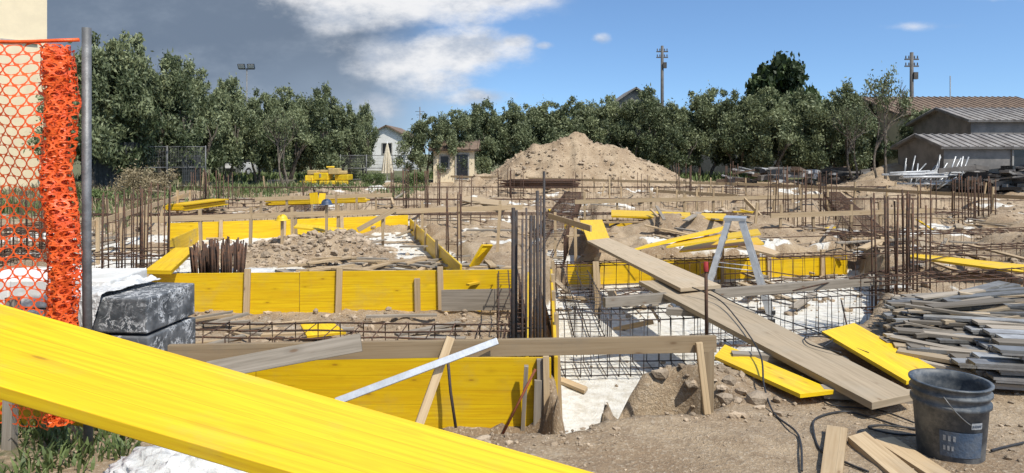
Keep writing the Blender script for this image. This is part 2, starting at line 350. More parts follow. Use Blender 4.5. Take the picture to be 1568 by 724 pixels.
def tree(name,seed,nleaf,lmat,size=.13,sparse=False,low=.24,asp=.42):
    rnd=random.Random(seed); r=np.random.default_rng(seed); mb=MB(); ends=[]
    for i in range(rnd.choice([2,3,3])):
        an=rnd.uniform(0,6.28); branchy(mb,Vector((math.cos(an)*.12,math.sin(an)*.12,0)),Vector((math.cos(an)*.5,math.sin(an)*.5,1)).normalized(),1.5,.15 if not sparse else .10,2 if not sparse else 4,rnd,ends)
    if sparse:
        idx=[i for i in range(len(ends)) if rnd.random()<.22]; cent=np.array([tuple(ends[i]) for i in idx]); rad=np.full(len(cent),.36)
    else:
        K=60; th=r.uniform(0,6.28,K); zz=r.uniform(low,1,K); prof=np.sqrt(np.clip(1-((zz-.54)/.56)**2,0.04,1))
        lob=1+.25*np.sin(th*3+seed)+.18*np.sin(th*5+seed*2)
        rr=2.0*prof*lob*r.uniform(.35,1.05,K)**.6
        cent=np.stack([np.cos(th)*rr,np.sin(th)*rr,zz*4.3],1); rad=r.uniform(.24,.64,K)
        K2=16; th=r.uniform(0,6.28,K2); rr=r.uniform(.2,1.3,K2); c2=np.stack([np.cos(th)*rr,np.sin(th)*rr,r.uniform(4.3,5.2,K2)-rr*.4],1)
        cent=np.concatenate([cent,c2]); rad=np.concatenate([rad,r.uniform(.14,.32,K2)])
    V1,F1,T1=leafcloud(cent,rad,nleaf,size,seed,asp=asp)
    bv=np.array([tuple(v) for v in mb.v]); bf=np.array([f for f in mb.f if len(f)==4])
    V=np.concatenate([V1,bv]); Fc=np.concatenate([F1,bf+len(V1)])
    mi=np.concatenate([np.zeros(len(F1),int),np.ones(len(bf),int)]); tn=np.concatenate([T1,np.ones(len(bf))])
    h=np.percentile(V[:,2],99.7); V[:,2]*=5/h
    ob=npmesh(name,V,Fc,[lmat,BARK],tn,mi); return ob
variants=[]
for i in range(5):
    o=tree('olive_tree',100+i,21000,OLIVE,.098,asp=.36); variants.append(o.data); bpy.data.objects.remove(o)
def put(data,name,px,d,topy,wpx,low=0,rot=None):
    x=(px-784)/F*d; zt=CH+(HZ-topy)/F*d; g=gz(x,d)
    o=bpy.data.objects.new(name,data); bpy.context.collection.objects.link(o)
    s=wpx*d/F/4.6; o.location=(x,d,g-.1); o.scale=(s,s,(zt-g+.1)/5.0); o.rotation_euler=(0,0,random.uniform(0,6.28) if rot is None else rot); return o
rows=[(150,29,62,135),(200,30,54,125),(252,31,86,115),(298,33,104,100),(345,35,130,85),(395,37,148,70),(440,37,138,90),(490,38,140,90),(530,39,160,62),(556,40,160,44),
 (652,38,170,72),(694,38,164,74),(738,41,162,80),(782,42,162,80),(830,43,162,86),(880,43,150,88),(930,43,148,84),(985,42,144,90),(1035,41,156,84),(1085,41,140,92),(1130,40,144,92),(1180,39,132,98),(1235,39,144,90),(1288,38,130,98),(1408,41,166,76),(1440,44,178,70)]
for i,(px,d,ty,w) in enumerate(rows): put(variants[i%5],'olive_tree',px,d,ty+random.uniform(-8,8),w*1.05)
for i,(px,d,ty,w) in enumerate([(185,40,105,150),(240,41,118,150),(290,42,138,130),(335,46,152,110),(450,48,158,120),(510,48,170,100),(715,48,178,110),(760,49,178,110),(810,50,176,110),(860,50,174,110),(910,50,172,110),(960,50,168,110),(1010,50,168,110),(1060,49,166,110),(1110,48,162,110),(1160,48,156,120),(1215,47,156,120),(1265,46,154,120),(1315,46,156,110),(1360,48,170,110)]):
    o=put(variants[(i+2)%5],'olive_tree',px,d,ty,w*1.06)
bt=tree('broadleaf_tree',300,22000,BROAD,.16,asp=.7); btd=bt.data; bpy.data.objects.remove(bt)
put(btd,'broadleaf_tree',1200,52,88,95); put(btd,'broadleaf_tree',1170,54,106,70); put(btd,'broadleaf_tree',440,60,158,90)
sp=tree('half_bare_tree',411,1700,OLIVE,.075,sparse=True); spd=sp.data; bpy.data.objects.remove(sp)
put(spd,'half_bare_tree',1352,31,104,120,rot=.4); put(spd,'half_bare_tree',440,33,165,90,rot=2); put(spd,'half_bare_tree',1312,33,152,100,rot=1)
def weeds(name,n,x0,x1,y0,y1,h,mat,seed,w=.008):
    r=np.random.default_rng(seed); x=r.uniform(x0,x1,n);y=r.uniform(y0,y1,n)
    keep=fbm(x,y,2.2/max(.3,(x1-x0)/4),3,seed)>-.0; x=x[keep];y=y[keep];n=len(x); z,_=terrain(x,y)
    a=r.uniform(0,6.28,n); hh=h*r.uniform(.3,1.3,n); lx=np.cos(a);ly=np.sin(a); ww=w*r.uniform(.6,1.6,n); le=r.uniform(.1,.9,n)*hh
    p=np.stack([x,y,z-.01],1); sd=np.stack([-ly,lx,lx*0],1)*ww[:,None]; mid=p+np.stack([lx*le*.35,ly*le*.35,hh*.6],1); tip=p+np.stack([lx*le,ly*le,hh],1)
    V=np.stack([p-sd*.6,p+sd*.6,mid+sd,mid-sd,tip-sd*.15,tip+sd*.15],1).reshape(-1,3); o=np.arange(n)*6
    Fc=np.concatenate([np.stack([o,o+1,o+2,o+3],1),np.stack([o+3,o+2,o+5,o+4],1)]); tn=np.tile(r.random(n),2)
    return npmesh(name,V,Fc,[mat],tn)
weeds('weeds',3200,-3.4,-1.95,2.7,3.9,.08,GRASS,5,.007)
weeds('dry_grass_patch',7000,-20,-10,18,30,.42,DRYG,6,.012); weeds('green_weeds_patch',9000,-20,-9,16,33,.34,GRASS,8,.014)
weeds('weeds_strip',6000,-14,-4,27,35,.28,GRASS,9,.016); weeds('undergrowth',14000,-26,30,38,46,.4,GRASS,10,.03)
weeds('small_weed',60,-1.35,-1.15,4.0,4.1,.2,GRASS,12,.008)
def shrub(name,px,d,w,h,mat,seed,n=2500,size=.05):
    r=np.random.default_rng(seed); x=(px-784)/F*d; g=gz(x,d); K=14
    cent=np.stack([r.uniform(-.5,.5,K)*w,r.uniform(-.4,.4,K)*w,r.uniform(.15,.8,K)*h],1); rad=r.uniform(.12,.28,K)*w
    V1,F1,T1=leafcloud(cent,rad,n,size,seed,asp=.3); mb=MB()
    for c in cent: mb.tube([(0,0,0),tuple(c*.5+np.array([.02,0,.05])),tuple(c)],.012,4)
    bv=np.array([tuple(v) for v in mb.v]); bf=np.array([f for f in mb.f if len(f)==4])
    o=npmesh(name,np.concatenate([V1,bv]),np.concatenate([F1,bf+len(V1)]),[mat,BARK],np.concatenate([T1,np.ones(len(bf))]),np.concatenate([np.zeros(len(F1),int),np.ones(len(bf),int)]),(x,d,g)); return o
shrub('dry_shrub',232,24,1.4,1.0,DRYG,71); shrub('dry_shrub',205,25,1.2,.8,DRYG,72); shrub('green_shrub',160,22,1.3,.6,GRASS,73); shrub('green_shrub',628,33,1.2,.8,GRASS,74); shrub('green_shrub',572,35,.9,.6,GRASS,75)
# ---------------------------------------------------------------- helpers for site elements
def obj_plank(name,p0,p1,w,t,mat,side=None,bevel=0,warp=0,tn=None,edge=.86):
    mb=MB(); mb.plank(p0,p1,w,t,side,0,tn,warp,edge); return mb.done(name,mat,bevel)
def slab(name,pts,z,t,mat,bevel=.002,tn=None):
    P=[G(px,py,zz) for (px,py),zz in zip(pts,z if isinstance(z,(list,tuple)) else [z]*4)]
    mb=MB(); mb.quad(*P,t,0,tn); return mb.done(name,mat,bevel)
UP=Vector((0,0,1))
def panel(name,a,b,ztop,h,mat=YEL,battens=(),bmat=PINE,front=-1,tn=None):
    a=Vector(a);b=Vector(b); mb=MB(); p0=Vector((a.x,a.y,ztop-h/2));p1=Vector((b.x,b.y,ztop-h/2))
    L=(p1-p0).length; X=(p1-p0).normalized(); N=Vector((X.y,-X.x,0))
    if N.y>0: N=-N
    segs=max(1,round(L/2.5))
    for i in range(segs):
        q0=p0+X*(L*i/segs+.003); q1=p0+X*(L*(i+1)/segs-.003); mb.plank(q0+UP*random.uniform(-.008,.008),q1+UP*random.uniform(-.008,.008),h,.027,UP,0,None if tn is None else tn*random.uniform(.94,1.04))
    for u,e in battens:
        c=p0+X*(L*u)+N*(.0135+.02+.002); mb.plank(Vector((c.x,c.y,ztop-h)),Vector((c.x+random.uniform(-.03,.03),c.y,ztop+e)),.075,.04,X,1)
    return mb.done(name,[mat,bmat],.002)
def rebar(name,x,y,zb,zt,n=6,sp=.2,r=.008,mat=RUST,lean=.03,ties=True):
    mb=MB()
    for i in range(n):
        a=2*math.pi*i/n+.5; bx=x+math.copysign(sp/2,math.cos(a))*(.55+.45*abs(math.cos(a)))+random.uniform(-.02,.02); by=y+math.sin(a)*sp/2
        h=zt-random.uniform(0,.18)*(zt-zb)*.6; lx,ly=random.uniform(-lean,lean),random.uniform(-lean,lean)
        mb.tube([(bx,by,zb),(bx+lx*.3,by+ly*.3,(zb+h)/2),(bx+lx,by+ly,h)],r,5,0,random.uniform(.7,1.3))
    if ties:
        for k in range(3):
            z=zb+(zt-zb)*(.12+.14*k); s=sp/2+.02
            mb.tube([(x-s,y-s,z),(x+s,y-s,z),(x+s,y+s,z),(x-s,y+s,z),(x-s,y-s,z)],r*.6,4)
    return mb.done(name,mat)
def cage(name,p0,p1,w=.28,h=.4,st=.2,r=.007,mat=RUST):
    p0=Vector(p0);p1=Vector(p1); X=(p1-p0); L=X.length; X.normalize(); Y=Vector((-X.y,X.x,0)).normalized(); mb=MB()
    for sy in (-1,0,1):
        for z in (0,h):
            pts=[p0+X*(-.15+(L+.3)*k/6)+Y*sy*w/2+UP*(z+random.uniform(-.012,.012)) for k in range(7)]; mb.tube(pts,r,5,0,random.uniform(.7,1.2))
    k=0
    while k*st<=L:
        c=p0+X*(k*st+random.uniform(-.02,.02)); q=w/2+r*2
        j=X*random.uniform(-.02,.02)
        mb.tube([c-Y*q-UP*r,c+Y*q-UP*r,c+Y*q+UP*(h+r)+j,c-Y*q+UP*(h+r)+j,c-Y*q-UP*r],r*.75,4,0,random.uniform(.7,1.2)); k+=1
    return mb.done(name,mat)
def xy(px,py,z=0): p=G(px,py,z); return (p.x,p.y,0)
# ---------------------------------------------------------------- foreground leaning panel
A0=Vector((-1.18,1.60,1.01)); U=Vector((1,-.08,-.25)); Wv=Vector((.04,.49,-.03))
Wn=Wv.normalized()
c0=A0+Wv/2; N=U.normalized().cross(Wn)
if N.z<0: N=-N
c0=c0-N*.0135
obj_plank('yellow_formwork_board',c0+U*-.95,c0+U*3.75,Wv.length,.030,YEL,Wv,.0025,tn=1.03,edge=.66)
mb=MB()
e=c0+U*-.85
for sx in (-.25,.25):
    for sy in (-.22,.22): mb.plank((e.x+sx,e.y+sy*1.2,gz(e.x,e.y)-.03),(e.x+sx*.5,e.y+sy*.5,e.z-.07),.05,.04)
mb.plank((e.x-.02,e.y-.3,e.z-.045),(e.x-.02,e.y+.3,e.z-.055),.09,.05)
mb.plank((e.x-.2,e.y-.2,.45),(e.x+.2,e.y-.2,.45),.06,.025,UP); mb.plank((e.x-.2,e.y+.2,.45),(e.x+.2,e.y+.2,.45),.06,.025,UP)
mb.done('timber_trestle',PINE)
# ---------------------------------------------------------------- form boxes
panel('foundation_formwork',(-4.2,5.3,0),(.30,5.26,0),0.0,.62,YEL,[(.985,0)],GREYW,tn=.88)
panel('foundation_formwork',(.335,5.27,0),(.53,9.35,0),-.0,.6,YEL2,[(.02,.0),(.25,.1),(.5,.1),(.75,.1),(.98,.12)])
panel('foundation_formwork',(.12,5.5,0),(.22,9.2,0),-.03,.55,YEL2)
mb=MB()
for (a,b,w,mi) in [((824,582,5.2),(822,664,5.2),.055,0),((806,560,5.15),(800,668,5.22),.03,1),((836,545,5.2),(838,662,5.2),.045,2)]:
    mb.plank(Dp(*a),Dp(*b),w,.04,Vector((1,0,0)),mi)
mb.done('formwork_brace',[GREYW,GREYW,PINE])
p0=Dp(820,565,5.1); p1=Dp(768,668,5.0); mb=MB(); mb.tube([p0,p1],.009,6); mb.done('rusty_tie_bar',plain('red_rust',(.25,.06,.02),(.16,.05,.02),20,.8))
mb=MB(); mb.tube([Dp(683,520,5.15),Dp(690,600,5.15),Dp(698,655,5.1)],.012,6); mb.done('rebar_stake',DARKB)
a=xy(118,420);b=xy(785,412)
panel('foundation_formwork',a,b,0,.6,YEL,[(.16,.02),(.38,.05),(.59,.06),(.775,-.1),(.83,.05)],PINE,tn=.88)
obj_plank('weathered_board',Dp(676,460,8.93),Dp(786,458,8.95),.27,.03,GREYW,UP,tn=.85)
panel('foundation_formwork',xy(256,351),xy(625,337),0.12,.62,YEL,[(.2,.05),(.45,.1),(.7,.08),(.88,.1)],tn=.9)
panel('foundation_formwork',xy(628,338),xy(706,411),0.05,.48,YEL,[(.2,.1),(.45,.1),(.7,.1)],tn=.95)
panel('foundation_formwork',xy(258,372),xy(302,352),0.05,.45,YEL2,tn=.95)
panel('foundation_formwork',(.9,11.3,0),(6.0,12.4,0),-.25,.36,YEL,[(.1,.1),(.3,.1),(.5,.1),(.7,.1),(.9,.1)],tn=.9)
panel('foundation_formwork',(1.2,15.9,0),(4.5,16.1,0),-.05,.3,YEL2,[(.3,.1),(.7,.1)])
# ---------------------------------------------------------------- batter board in front
mb=MB(); mb.plank(Dp(258,541,3.95),Dp(1096,526,4.2),.10,.03,UP,0,.60); mb.done('batter_board',PINE,.002)
mb=MB(); mb.plank(G(1086,634,-.0)+Vector((0,0.05,-.1)),Dp(1084,514,4.22),.065,.06,Vector((1,0,0)),0,.5); mb.plank(Dp(1083,634,4.12),Dp(1070,524,4.15),.04,.03,Vector((1,0,0)),1,1.1); mb.done('batter_board_post',[PINE,PINE],.003)
obj_plank('timber_strut',Dp(690,516,4.05),Dp(641,652,3.9),.05,.03,PINE,Vector((1,.2,0)),.002,tn=1.1)
obj_plank('weathered_plank',Dp(318,568,3.78),Dp(553,524,3.88),.10,.03,GREYW,Vector((0,.3,1)),.002,tn=.9)
obj_plank('aluminium_straightedge',Dp(514,615,3.85),Dp(762,522,4.02),.040,.02,ALU,Vector((0,.5,1)),.003,tn=1.0)
mb=MB(); q=Dp(1081,408,4.3); mb.tube([Dp(1082,520,4.3),q],.011,6,0); mb.lathe(q-Vector((0,0,.02)),[(0,.05),(.014,.05),(.016,.0),(.016,-.01)],8,1); mb.done('rebar_stake',[RUST,plain('red_cap',(.3,.02,.02),(.25,.02,.02))])
# ---------------------------------------------------------------- walkway planks
slab('scaffold_plank',[(1335,616),(978,430),(1052,427),(1402,602)],[.09,.10,.12,.09],.045,PLNK,.003,1.0)
slab('scaffold_plank',[(1042,441),(899,368),(932,364),(1104,436)],[.17,.15,.15,.17],.04,PLNK,.003,1.25)
slab('yellow_formwork_board',[(901,371),(888,337),(922,336),(934,366)],[.12,.15,.15,.12],.027,YEL)
slab('yellow_formwork_board',[(1388,583),(1258,507),(1308,494),(1443,569)],[.10,.14,.14,.08],.027,YEL,tn=1.03)
slab('yellow_formwork_board',[(1225,603),(1094,545),(1110,527),(1277,597)],[.05,.02,.03,.05],.027,YEL,tn=1.02)
mb=MB()
for (px,py) in [(1060,475),(1180,545),(1335,600)]:
    p=G(px+20,py,.05); mb.plank(p+Vector((-.35,.1,-.03)),p+Vector((.45,-.05,-.03)),.10,.06)
mb.done('plank_bearers',GREYW)
mb=MB(); mb.plank(G(925,463,.05),G(1375,427,.05),.10,.06,Vector((0,0,1)),0,.9); mb.done('timber_beam',GREYW,.003)
slab('yellow_formwork_board',[(222,413),(268,379),(301,378),(262,414)],[.12,.14,.14,.12],.05,YEL)
slab('yellow_formwork_board',[(936,330),(1110,335),(1112,327),(936,321)],[.25,.25,.27,.27],.04,YEL)
slab('yellow_formwork_board',[(970,381),(1100,353),(1112,345),(990,374)],[.12,.3,.32,.14],.03,YEL)
slab('yellow_formwork_board',[(1020,377),(1165,357),(1160,350),(1040,368)],[.15,.3,.3,.15],.03,YEL)
slab('yellow_formwork_board',[(1040,384),(1170,372),(1160,363),(1050,374)],[.0,.1,.1,.0],.03,YEL)
slab('timber_offcut',[(1130,376),(1185,390),(1195,386),(1150,370)],[.1,.0,.0,.1],.03,PINE)
slab('used_formwork_board',[(1388,392),(1568,416),(1600,408),(1400,388)],[.12,.12,.12,.12],.03,YEL2,tn=1.05)
slab('yellow_formwork_board',[(718,407),(732,404),(753,374),(737,374)],[.0,.0,.3,.3],.03,YEL)
slab('yellow_formwork_board',[(470,514),(460,496),(512,495),(530,508)],[-.38,-.36,-.33,-.36],.027,YEL)
slab('yellow_formwork_board',[(450,347),(455,342),(535,350),(525,356)],[.3,.3,.12,.12],.03,YEL2)
slab('plywood_sheet',[(700,308),(775,315),(780,308),(715,300)],[.2,.2,.2,.25],.03,PINE)
slab('timber_offcut',[(850,580),(895,598),(900,592),(862,577)],[-.6,-.6,-.6,-.6],.03,PINE)
for (x0,y0,x1,y1,n) in [(268,327,335,317,5),(410,318,560,313,5)]:
    mb=MB(); a=G(x0,y0,.05); bb=G(x1,y1,.05)
    for k in range(n): o=Vector((random.uniform(-.08,.08),random.uniform(-.06,.06),.035*k+.08)); mb.plank(a+o,bb+o,.5,.03)
    mb.done('stack_of_yellow_boards',YEL,.002)
mb=MB(); mb.plank(Dp(482,312,17.2),Dp(480,295,17.2),.2,.03,Vector((1,0,0))); mb.plank(Dp(492,312,17.3),Dp(494,296,17.4),.16,.03,Vector((1,0,0))); mb.done('yellow_board_upright',YEL)
def bboard(name,p,q,z=.42,posts=5,w=.1,mat=PINE,tn=1.):
    a=G(p[0],p[1],z); b2=G(q[0],q[1],z); mb=MB(); mb.plank(a,b2,w,.025,UP,0,tn)
    for k in range(posts):
        c=a.lerp(b2,(k+.3)/posts)+Vector((random.uniform(-.05,.05),.03,0)); g=gz(c.x,c.y); mb.plank((c.x,c.y,g-.05),(c.x+random.uniform(-.03,.03),c.y,z+random.uniform(.05,.25)),.05,.045,Vector((1,0,0)),0,tn)
    mb.done(name,mat)
bboard('batter_board',(128,347),(300,294),.42,6,tn=1.1); bboard('batter_board',(200,337),(800,317),.42,9,tn=.9); bboard('batter_board',(690,270),(1180,283),.42,12,tn=.9); bboard('batter_board',(1180,283),(1640,306),.42,9,tn=.9)
bboard('batter_board',(880,309),(1260,300),.42,8,tn=.8); bboard('batter_board',(1180,330),(1430,322),.3,5,tn=.8); bboard('batter_board',(390,305),(600,298),.42,6,tn=.8); bboard('batter_board',(840,330),(905,350),.35,2)
bboard('batter_board',(1000,292),(1130,300),.3,4,tn=1.1)
mb=MB(); mb.plank(Dp(548,352,13.2),Dp(606,320,13.5),.09,.03,UP,0,.8); mb.done('timber_brace',PINE)
mb=MB(); mb.plank(Dp(1140,305,16),Dp(1172,338,15),.08,.03,UP,0,1.2); mb.done('timber_brace',PINE)
mb=MB(); mb.plank(Dp(912,400,9.5),Dp(916,492,9.4),.08,.04,Vector((1,0,0)),0,.9); mb.done('timber_stake',PINE)
mb=MB(); mb.plank(Dp(940,505,8.6),Dp(1000,492,8.4),.06,.03,UP,0,1.1); mb.plank(Dp(996,470,8.4),Dp(1010,492,8.4),.05,.03); mb.done('timber_offcuts',PINE)
mb=MB()
for k in range(340):
    y=random.choice([random.uniform(9.5,16),random.uniform(14,30)]); x=random.uniform(-.62,.72)*y; L=random.uniform(.25,1.5); a=random.uniform(0,3.14); z=gz(x,y)+random.uniform(.03,.10)
    if -7.5<x<.3 and y<15.8 and random.random()<.75: continue
    mb.plank((x-math.cos(a)*L/2,y-math.sin(a)*L/2,z+random.uniform(-.06,.1)),(x+math.cos(a)*L/2,y+math.sin(a)*L/2,z+random.uniform(-.06,.12)),random.uniform(.04,.14),.025,None,random.choice([0,0,1,1,2]) if k%30 else 3)
mb.done('scattered_timber_offcuts',[PINE,GREYW,PLNK,YEL2])
mb=MB()
for k in range(60):
    y=random.uniform(5.7,8.6); x=random.uniform(-3.9,.05); L=random.uniform(.15,.9); a=random.gauss(0,.5); z=gz(x,y)+random.uniform(.02,.07)
    mb.plank((x-math.cos(a)*L/2,y-math.sin(a)*L/2,z),(x+math.cos(a)*L/2,y+math.sin(a)*L/2,z+random.uniform(-.03,.08)),random.uniform(.03,.1),.025,None,random.choice([0,1,1]))
for k in range(60):
    y=random.uniform(9.7,11.1); x=random.uniform(-3.4,-.3); L=random.uniform(.2,1.1); a=random.gauss(-.3,.7); z=gz(x,y)+random.uniform(.03,.14)
    mb.plank((x-math.cos(a)*L/2,y-math.sin(a)*L/2,z),(x+math.cos(a)*L/2,y+math.sin(a)*L/2,z+.03),random.uniform(.04,.14),.025,None,random.choice([0,1]))
mb.done('timber_debris_in_trench',[PINE,GREYW])
for k in range(60):
    y=random.uniform(11,30); x=random.uniform(-.6,.7)*y; g=gz(x,y); h=random.uniform(.35,.9)
    if k%3==0: mb=MB(); mb.plank((x,y,g-.1),(x+random.uniform(-.1,.1),y,g+h),.05,.04,Vector((1,0,0))); mb.done('timber_stake',PINE)
# ---------------------------------------------------------------- rebar
CL=[(185,410,280,8,.45),(202,408,290,5,.3),(240,408,278,7,.3),(305,318,256,7,.35),(326,320,258,6,.35),(345,322,262,4,.4),(160,330,300,4,.5),(612,318,255,7,.5),(628,316,256,4,.4),(662,322,258,8,.4),(695,392,285,7,.22),(712,330,262,3,.3),(772,300,255,6,.5),(792,300,256,6,.5),
 (1047,308,247,7,.45),(1065,300,252,4,.4),(1120,303,246,6,.45),(1190,352,252,6,.4),(1218,352,254,6,.4),(1246,345,258,5,.35),(1268,330,258,5,.35),(1476,335,264,8,.4),(1498,333,266,7,.4),(1512,333,270,4,.3),(985,300,262,3,.4),(940,300,266,3,.4),(885,300,262,3,.4),(52,360,282,8,.4),(20,370,284,7,.4),(75,365,288,5,.3),(1350,450,292,4,.16),(1372,450,290,6,.22),(1390,448,288,6,.2),(1408,440,300,4,.2),(1425,330,270,3,.4),(470,305,270,3,.3)]
for (px,pb,pt,n,sp) in CL:
    p=G(px,pb,-.1); zt=CH-(pt-HZ)/F*p.y
    rebar('rebar_column_starter',p.x,p.y,-.5,zt,n,sp,.010 if p.y<16 else .013,RUST)
mb=MB()
for (px,pt,pb,d,r) in [(786,318,512,5.6,.018),(791,322,510,5.75,.012),(800,335,512,5.6,.010),(806,318,508,5.9,.010),(813,330,515,5.6,.015),(818,330,515,5.7,.010),(823,292,520,5.5,.014),(828,300,520,5.7,.010),(833,262,520,5.5,.012)]:
    p=Dp(px,pt,d); mb.tube([(p.x+random.uniform(-.01,.01),d,-.55),(p.x,d,p.z)],r,6,0,random.uniform(.6,1.3))
for z in (-.4,-.25,-.1,.05): mb.tube([(-.01,5.45,z),(.27,5.45,z),(.27,5.95,z),(-.01,5.95,z),(-.01,5.45,z)],.006,4)
mb.done('rebar_column_starter',DARKB)
mb=MB(); p=G(334,402,0.02)
for k in range(110):
    a=random.uniform(0,6.28); r=.34*math.sqrt(random.random()) if k>60 else .34; dx=random.uniform(-.04,.04); mb.tube([(p.x+r*math.cos(a),p.y+r*math.sin(a)*.7,-.25),(p.x+r*math.cos(a)*1.04+dx,p.y+r*math.sin(a)*.73,p.z+.30+random.uniform(-.09,.07)-.06*abs(math.cos(a)))],random.choice([.009,.011,.014]),5,0,random.uniform(.4,1.6))
mb.done('rebar_stirrup_bundle',RUST)
cage('rebar_beam_cage',(-3.6,6.35,-.46),(.05,6.25,-.46),.5,.40,.22,.009)
cage('rebar_beam_cage',(.5,6.9,-.6),(2.4,7.0,-.6),.45,.55,.13,.007,DARKB)
cage('rebar_beam_cage',(2.3,8.0,-.6),(4.6,8.4,-.6),.5,.5,.15,.007,DARKB)
cage('rebar_beam_cage',(.75,10.6,-.6),(5.7,11.7,-.6),.5,.45,.2,.008)
cage('rebar_beam_cage',(.0,6.5,-.5),(-.05,9.0,-.5),.25,.5,.2,.008)
cage('rebar_beam_cage',(.9,7.6,-.6),(.95,10.2,-.6),.35,.4,.2,.007,DARKB)
cage('rebar_beam_cage',(4.0,7.6,-.2),(9.5,8.6,-.1),.5,.35,.2,.008); cage('rebar_beam_cage',(3.9,6.9,-.3),(8.0,7.1,-.2),.4,.35,.2,.008)
cage('rebar_beam_cage',(5.5,10.0,-.2),(11,10.6,-.1),.5,.35,.22,.009); cage('rebar_beam_cage',(5.8,12.4,-.3),(12,13.6,-.3),.5,.4,.22,.009)
cage('rebar_beam_cage',(-10.2,10.2,-.3),(-9.2,14.5,-.3),.6,.45,.2,.009); cage('rebar_beam_cage',(-8.9,9.9,-.3),(-8.3,14.5,-.3),.5,.45,.2,.009)
cage('rebar_beam_cage',(-7.6,9.7,-.2),(-4.6,9.75,-.2),.4,.3,.2,.008); cage('rebar_beam_cage',(-10,12.3,-.2),(-7.9,12.3,-.2),.5,.4,.2,.009)
for (a,b2) in [((-11,16.4,-.4),(11,17,-.4)),((-13,21.0,-.35),(14,21.5,-.35)),((-13,26.6,-.25),(16,27.2,-.25)),((.6,12,-.4),(2.3,26,-.4)),((6.7,13,-.4),(12,26,-.4)),((-5.2,16,-.4),(-7.2,26,-.4))]:
    cage('rebar_beam_cage',a,b2,.55,.5,.25,.011)
mb=MB()
for k in range(60):
    y=random.uniform(7,24); x=random.uniform(-.6,.72)*y; a=random.gauss(.1,.5); L=random.uniform(1,4)
    if y<15.8 and -8<x<1: continue
    z=gz(x,y)+random.uniform(.05,.3); mb.tube([(x-math.cos(a)*L/2,y-math.sin(a)*L/2,z),(x,y,z+.05),(x+math.cos(a)*L/2,y+math.sin(a)*L/2,z+random.uniform(-.1,.2))],.009,4)
for k in range(6):
    mb.tube([Dp(100,425+k*3,8.2),Dp(190,450+k*3,8.5)],.01,4)
mb.done('loose_rebars',RUST)
mb=MB()
for k in range(60):
    a=Vector((2.2+random.uniform(-.2,.3),29.2+random.uniform(-.4,.4),.1+random.random()*.35)); mb.tube([a+Vector((-2.4+random.uniform(-.3,.3),0,0)),a+Vector((.4,.1,0))],.02,4,0,random.uniform(.6,1.4))
mb.done('rebar_stack',RUST)
# ---------------------------------------------------------------- step ladder
mb=MB(); cx,cy=3.0,9.3; a=Vector((.93,-.36,0)); bv=Vector((.36,.93,0)); zt=.66; zb=-.62
for s in (-1,1):
    for w in (-1,1):
        top=Vector((cx,cy,zt))+a*s*.08+bv*w*.15; bot=Vector((cx,cy,zb))+a*s*.46+bv*w*.26; mb.plank(bot,top,.07,.035,a)
    for k in range(1,5):
        f=k/5; c=Vector((cx,cy,zb+(zt-zb)*f))+a*s*(.46-.38*f); w=.24-.09*f; mb.plank(c-bv*w,c+bv*w,.09 if s<0 else .035,.03,a)
    c=Vector((cx,cy,zb+.02))+a*s*.46
    for w in (-1,1): mb.box(c+bv*w*.26,a,bv,UP,.09,.05,.05,1)
mb.box((cx,cy,zt+.02),a,bv,UP,.28,.36,.04)
for w in (-1,1): mb.tube([Vector((cx,cy,.05))+a*-.25+bv*w*.19,Vector((cx,cy,.02))+a*.25+bv*w*.19],.006,5)
mb.done('aluminium_step_ladder',[ALU,BLK],.002)
# ---------------------------------------------------------------- bucket
B=G(1455,698,0); B.z=gz(B.x,B.y)-.01; s=B.y/F; R=54*s; HB=118*s; mb=MB()
mb.lathe(B,[(0,0),(R*.80,0),(R*.82,.01),(R*.93,HB*.70),(R*1.0,HB*.72),(R*1.0,HB*.76),(R*.94,HB*.78),(R*.95,HB*.84),(R*1.02,HB*.86),(R*1.02,HB*.89),(R*.96,HB*.91),(R*.98,HB*.97),(R*1.04,HB*.98),(R*1.04,HB),(R*.95,HB),(R*.93,HB*.9),(R*.78,.03),(0,.03)],48)
pts=[]
for k in range(17):
    u=k/16*math.pi; pts.append(B+Vector((math.cos(u)*R*1.03,-math.sin(u)*R*1.12*.6-.02,HB*.9-math.sin(u)*HB*.42)))
mb.tube([Matrix.Rotation(.75,4,'Z')@(p-B)+B for p in pts],.003,6,1)
def arcpatch(mb,a0,a1,z0,z1,mi,off=.002,n=8):
    b0=len(mb.v)
    for i in range(n+1):
        u=a0+(a1-a0)*i/n
        for z in (z0,z1):
            r=R*(.82+.11*(z/(HB*.70)))+off; mb.v.append(B+Vector((math.sin(u)*r,-math.cos(u)*r,z)))
    for i in range(n): mb.face([b0+2*i,b0+2*i+2,b0+2*i+3,b0+2*i+1],[(0,0)]*4,mi,1,True)
arcpatch(mb,-.0,.36,HB*.51,HB*.59,2); arcpatch(mb,-.85,.4,HB*.14,HB*.46,3)
for i in range(5): arcpatch(mb,.03+i*.062,.07+i*.062,HB*.535,HB*.565,3,.004,1)
for i in range(3): arcpatch(mb,-.75+i*.13,-.68+i*.13,HB*.34,HB*.41,2,.004,1)
for i in range(3): arcpatch(mb,-.75+i*.11,-.69+i*.11,HB*.22,HB*.28,2,.004,1)
mb.done('plastic_bucket',[BUCK,STEEL,plain('faded_label',(.32,.33,.34),(.22,.24,.26),20),plain('faded_blue_label',(.045,.075,.125),(.09,.11,.14),14),NAVY])
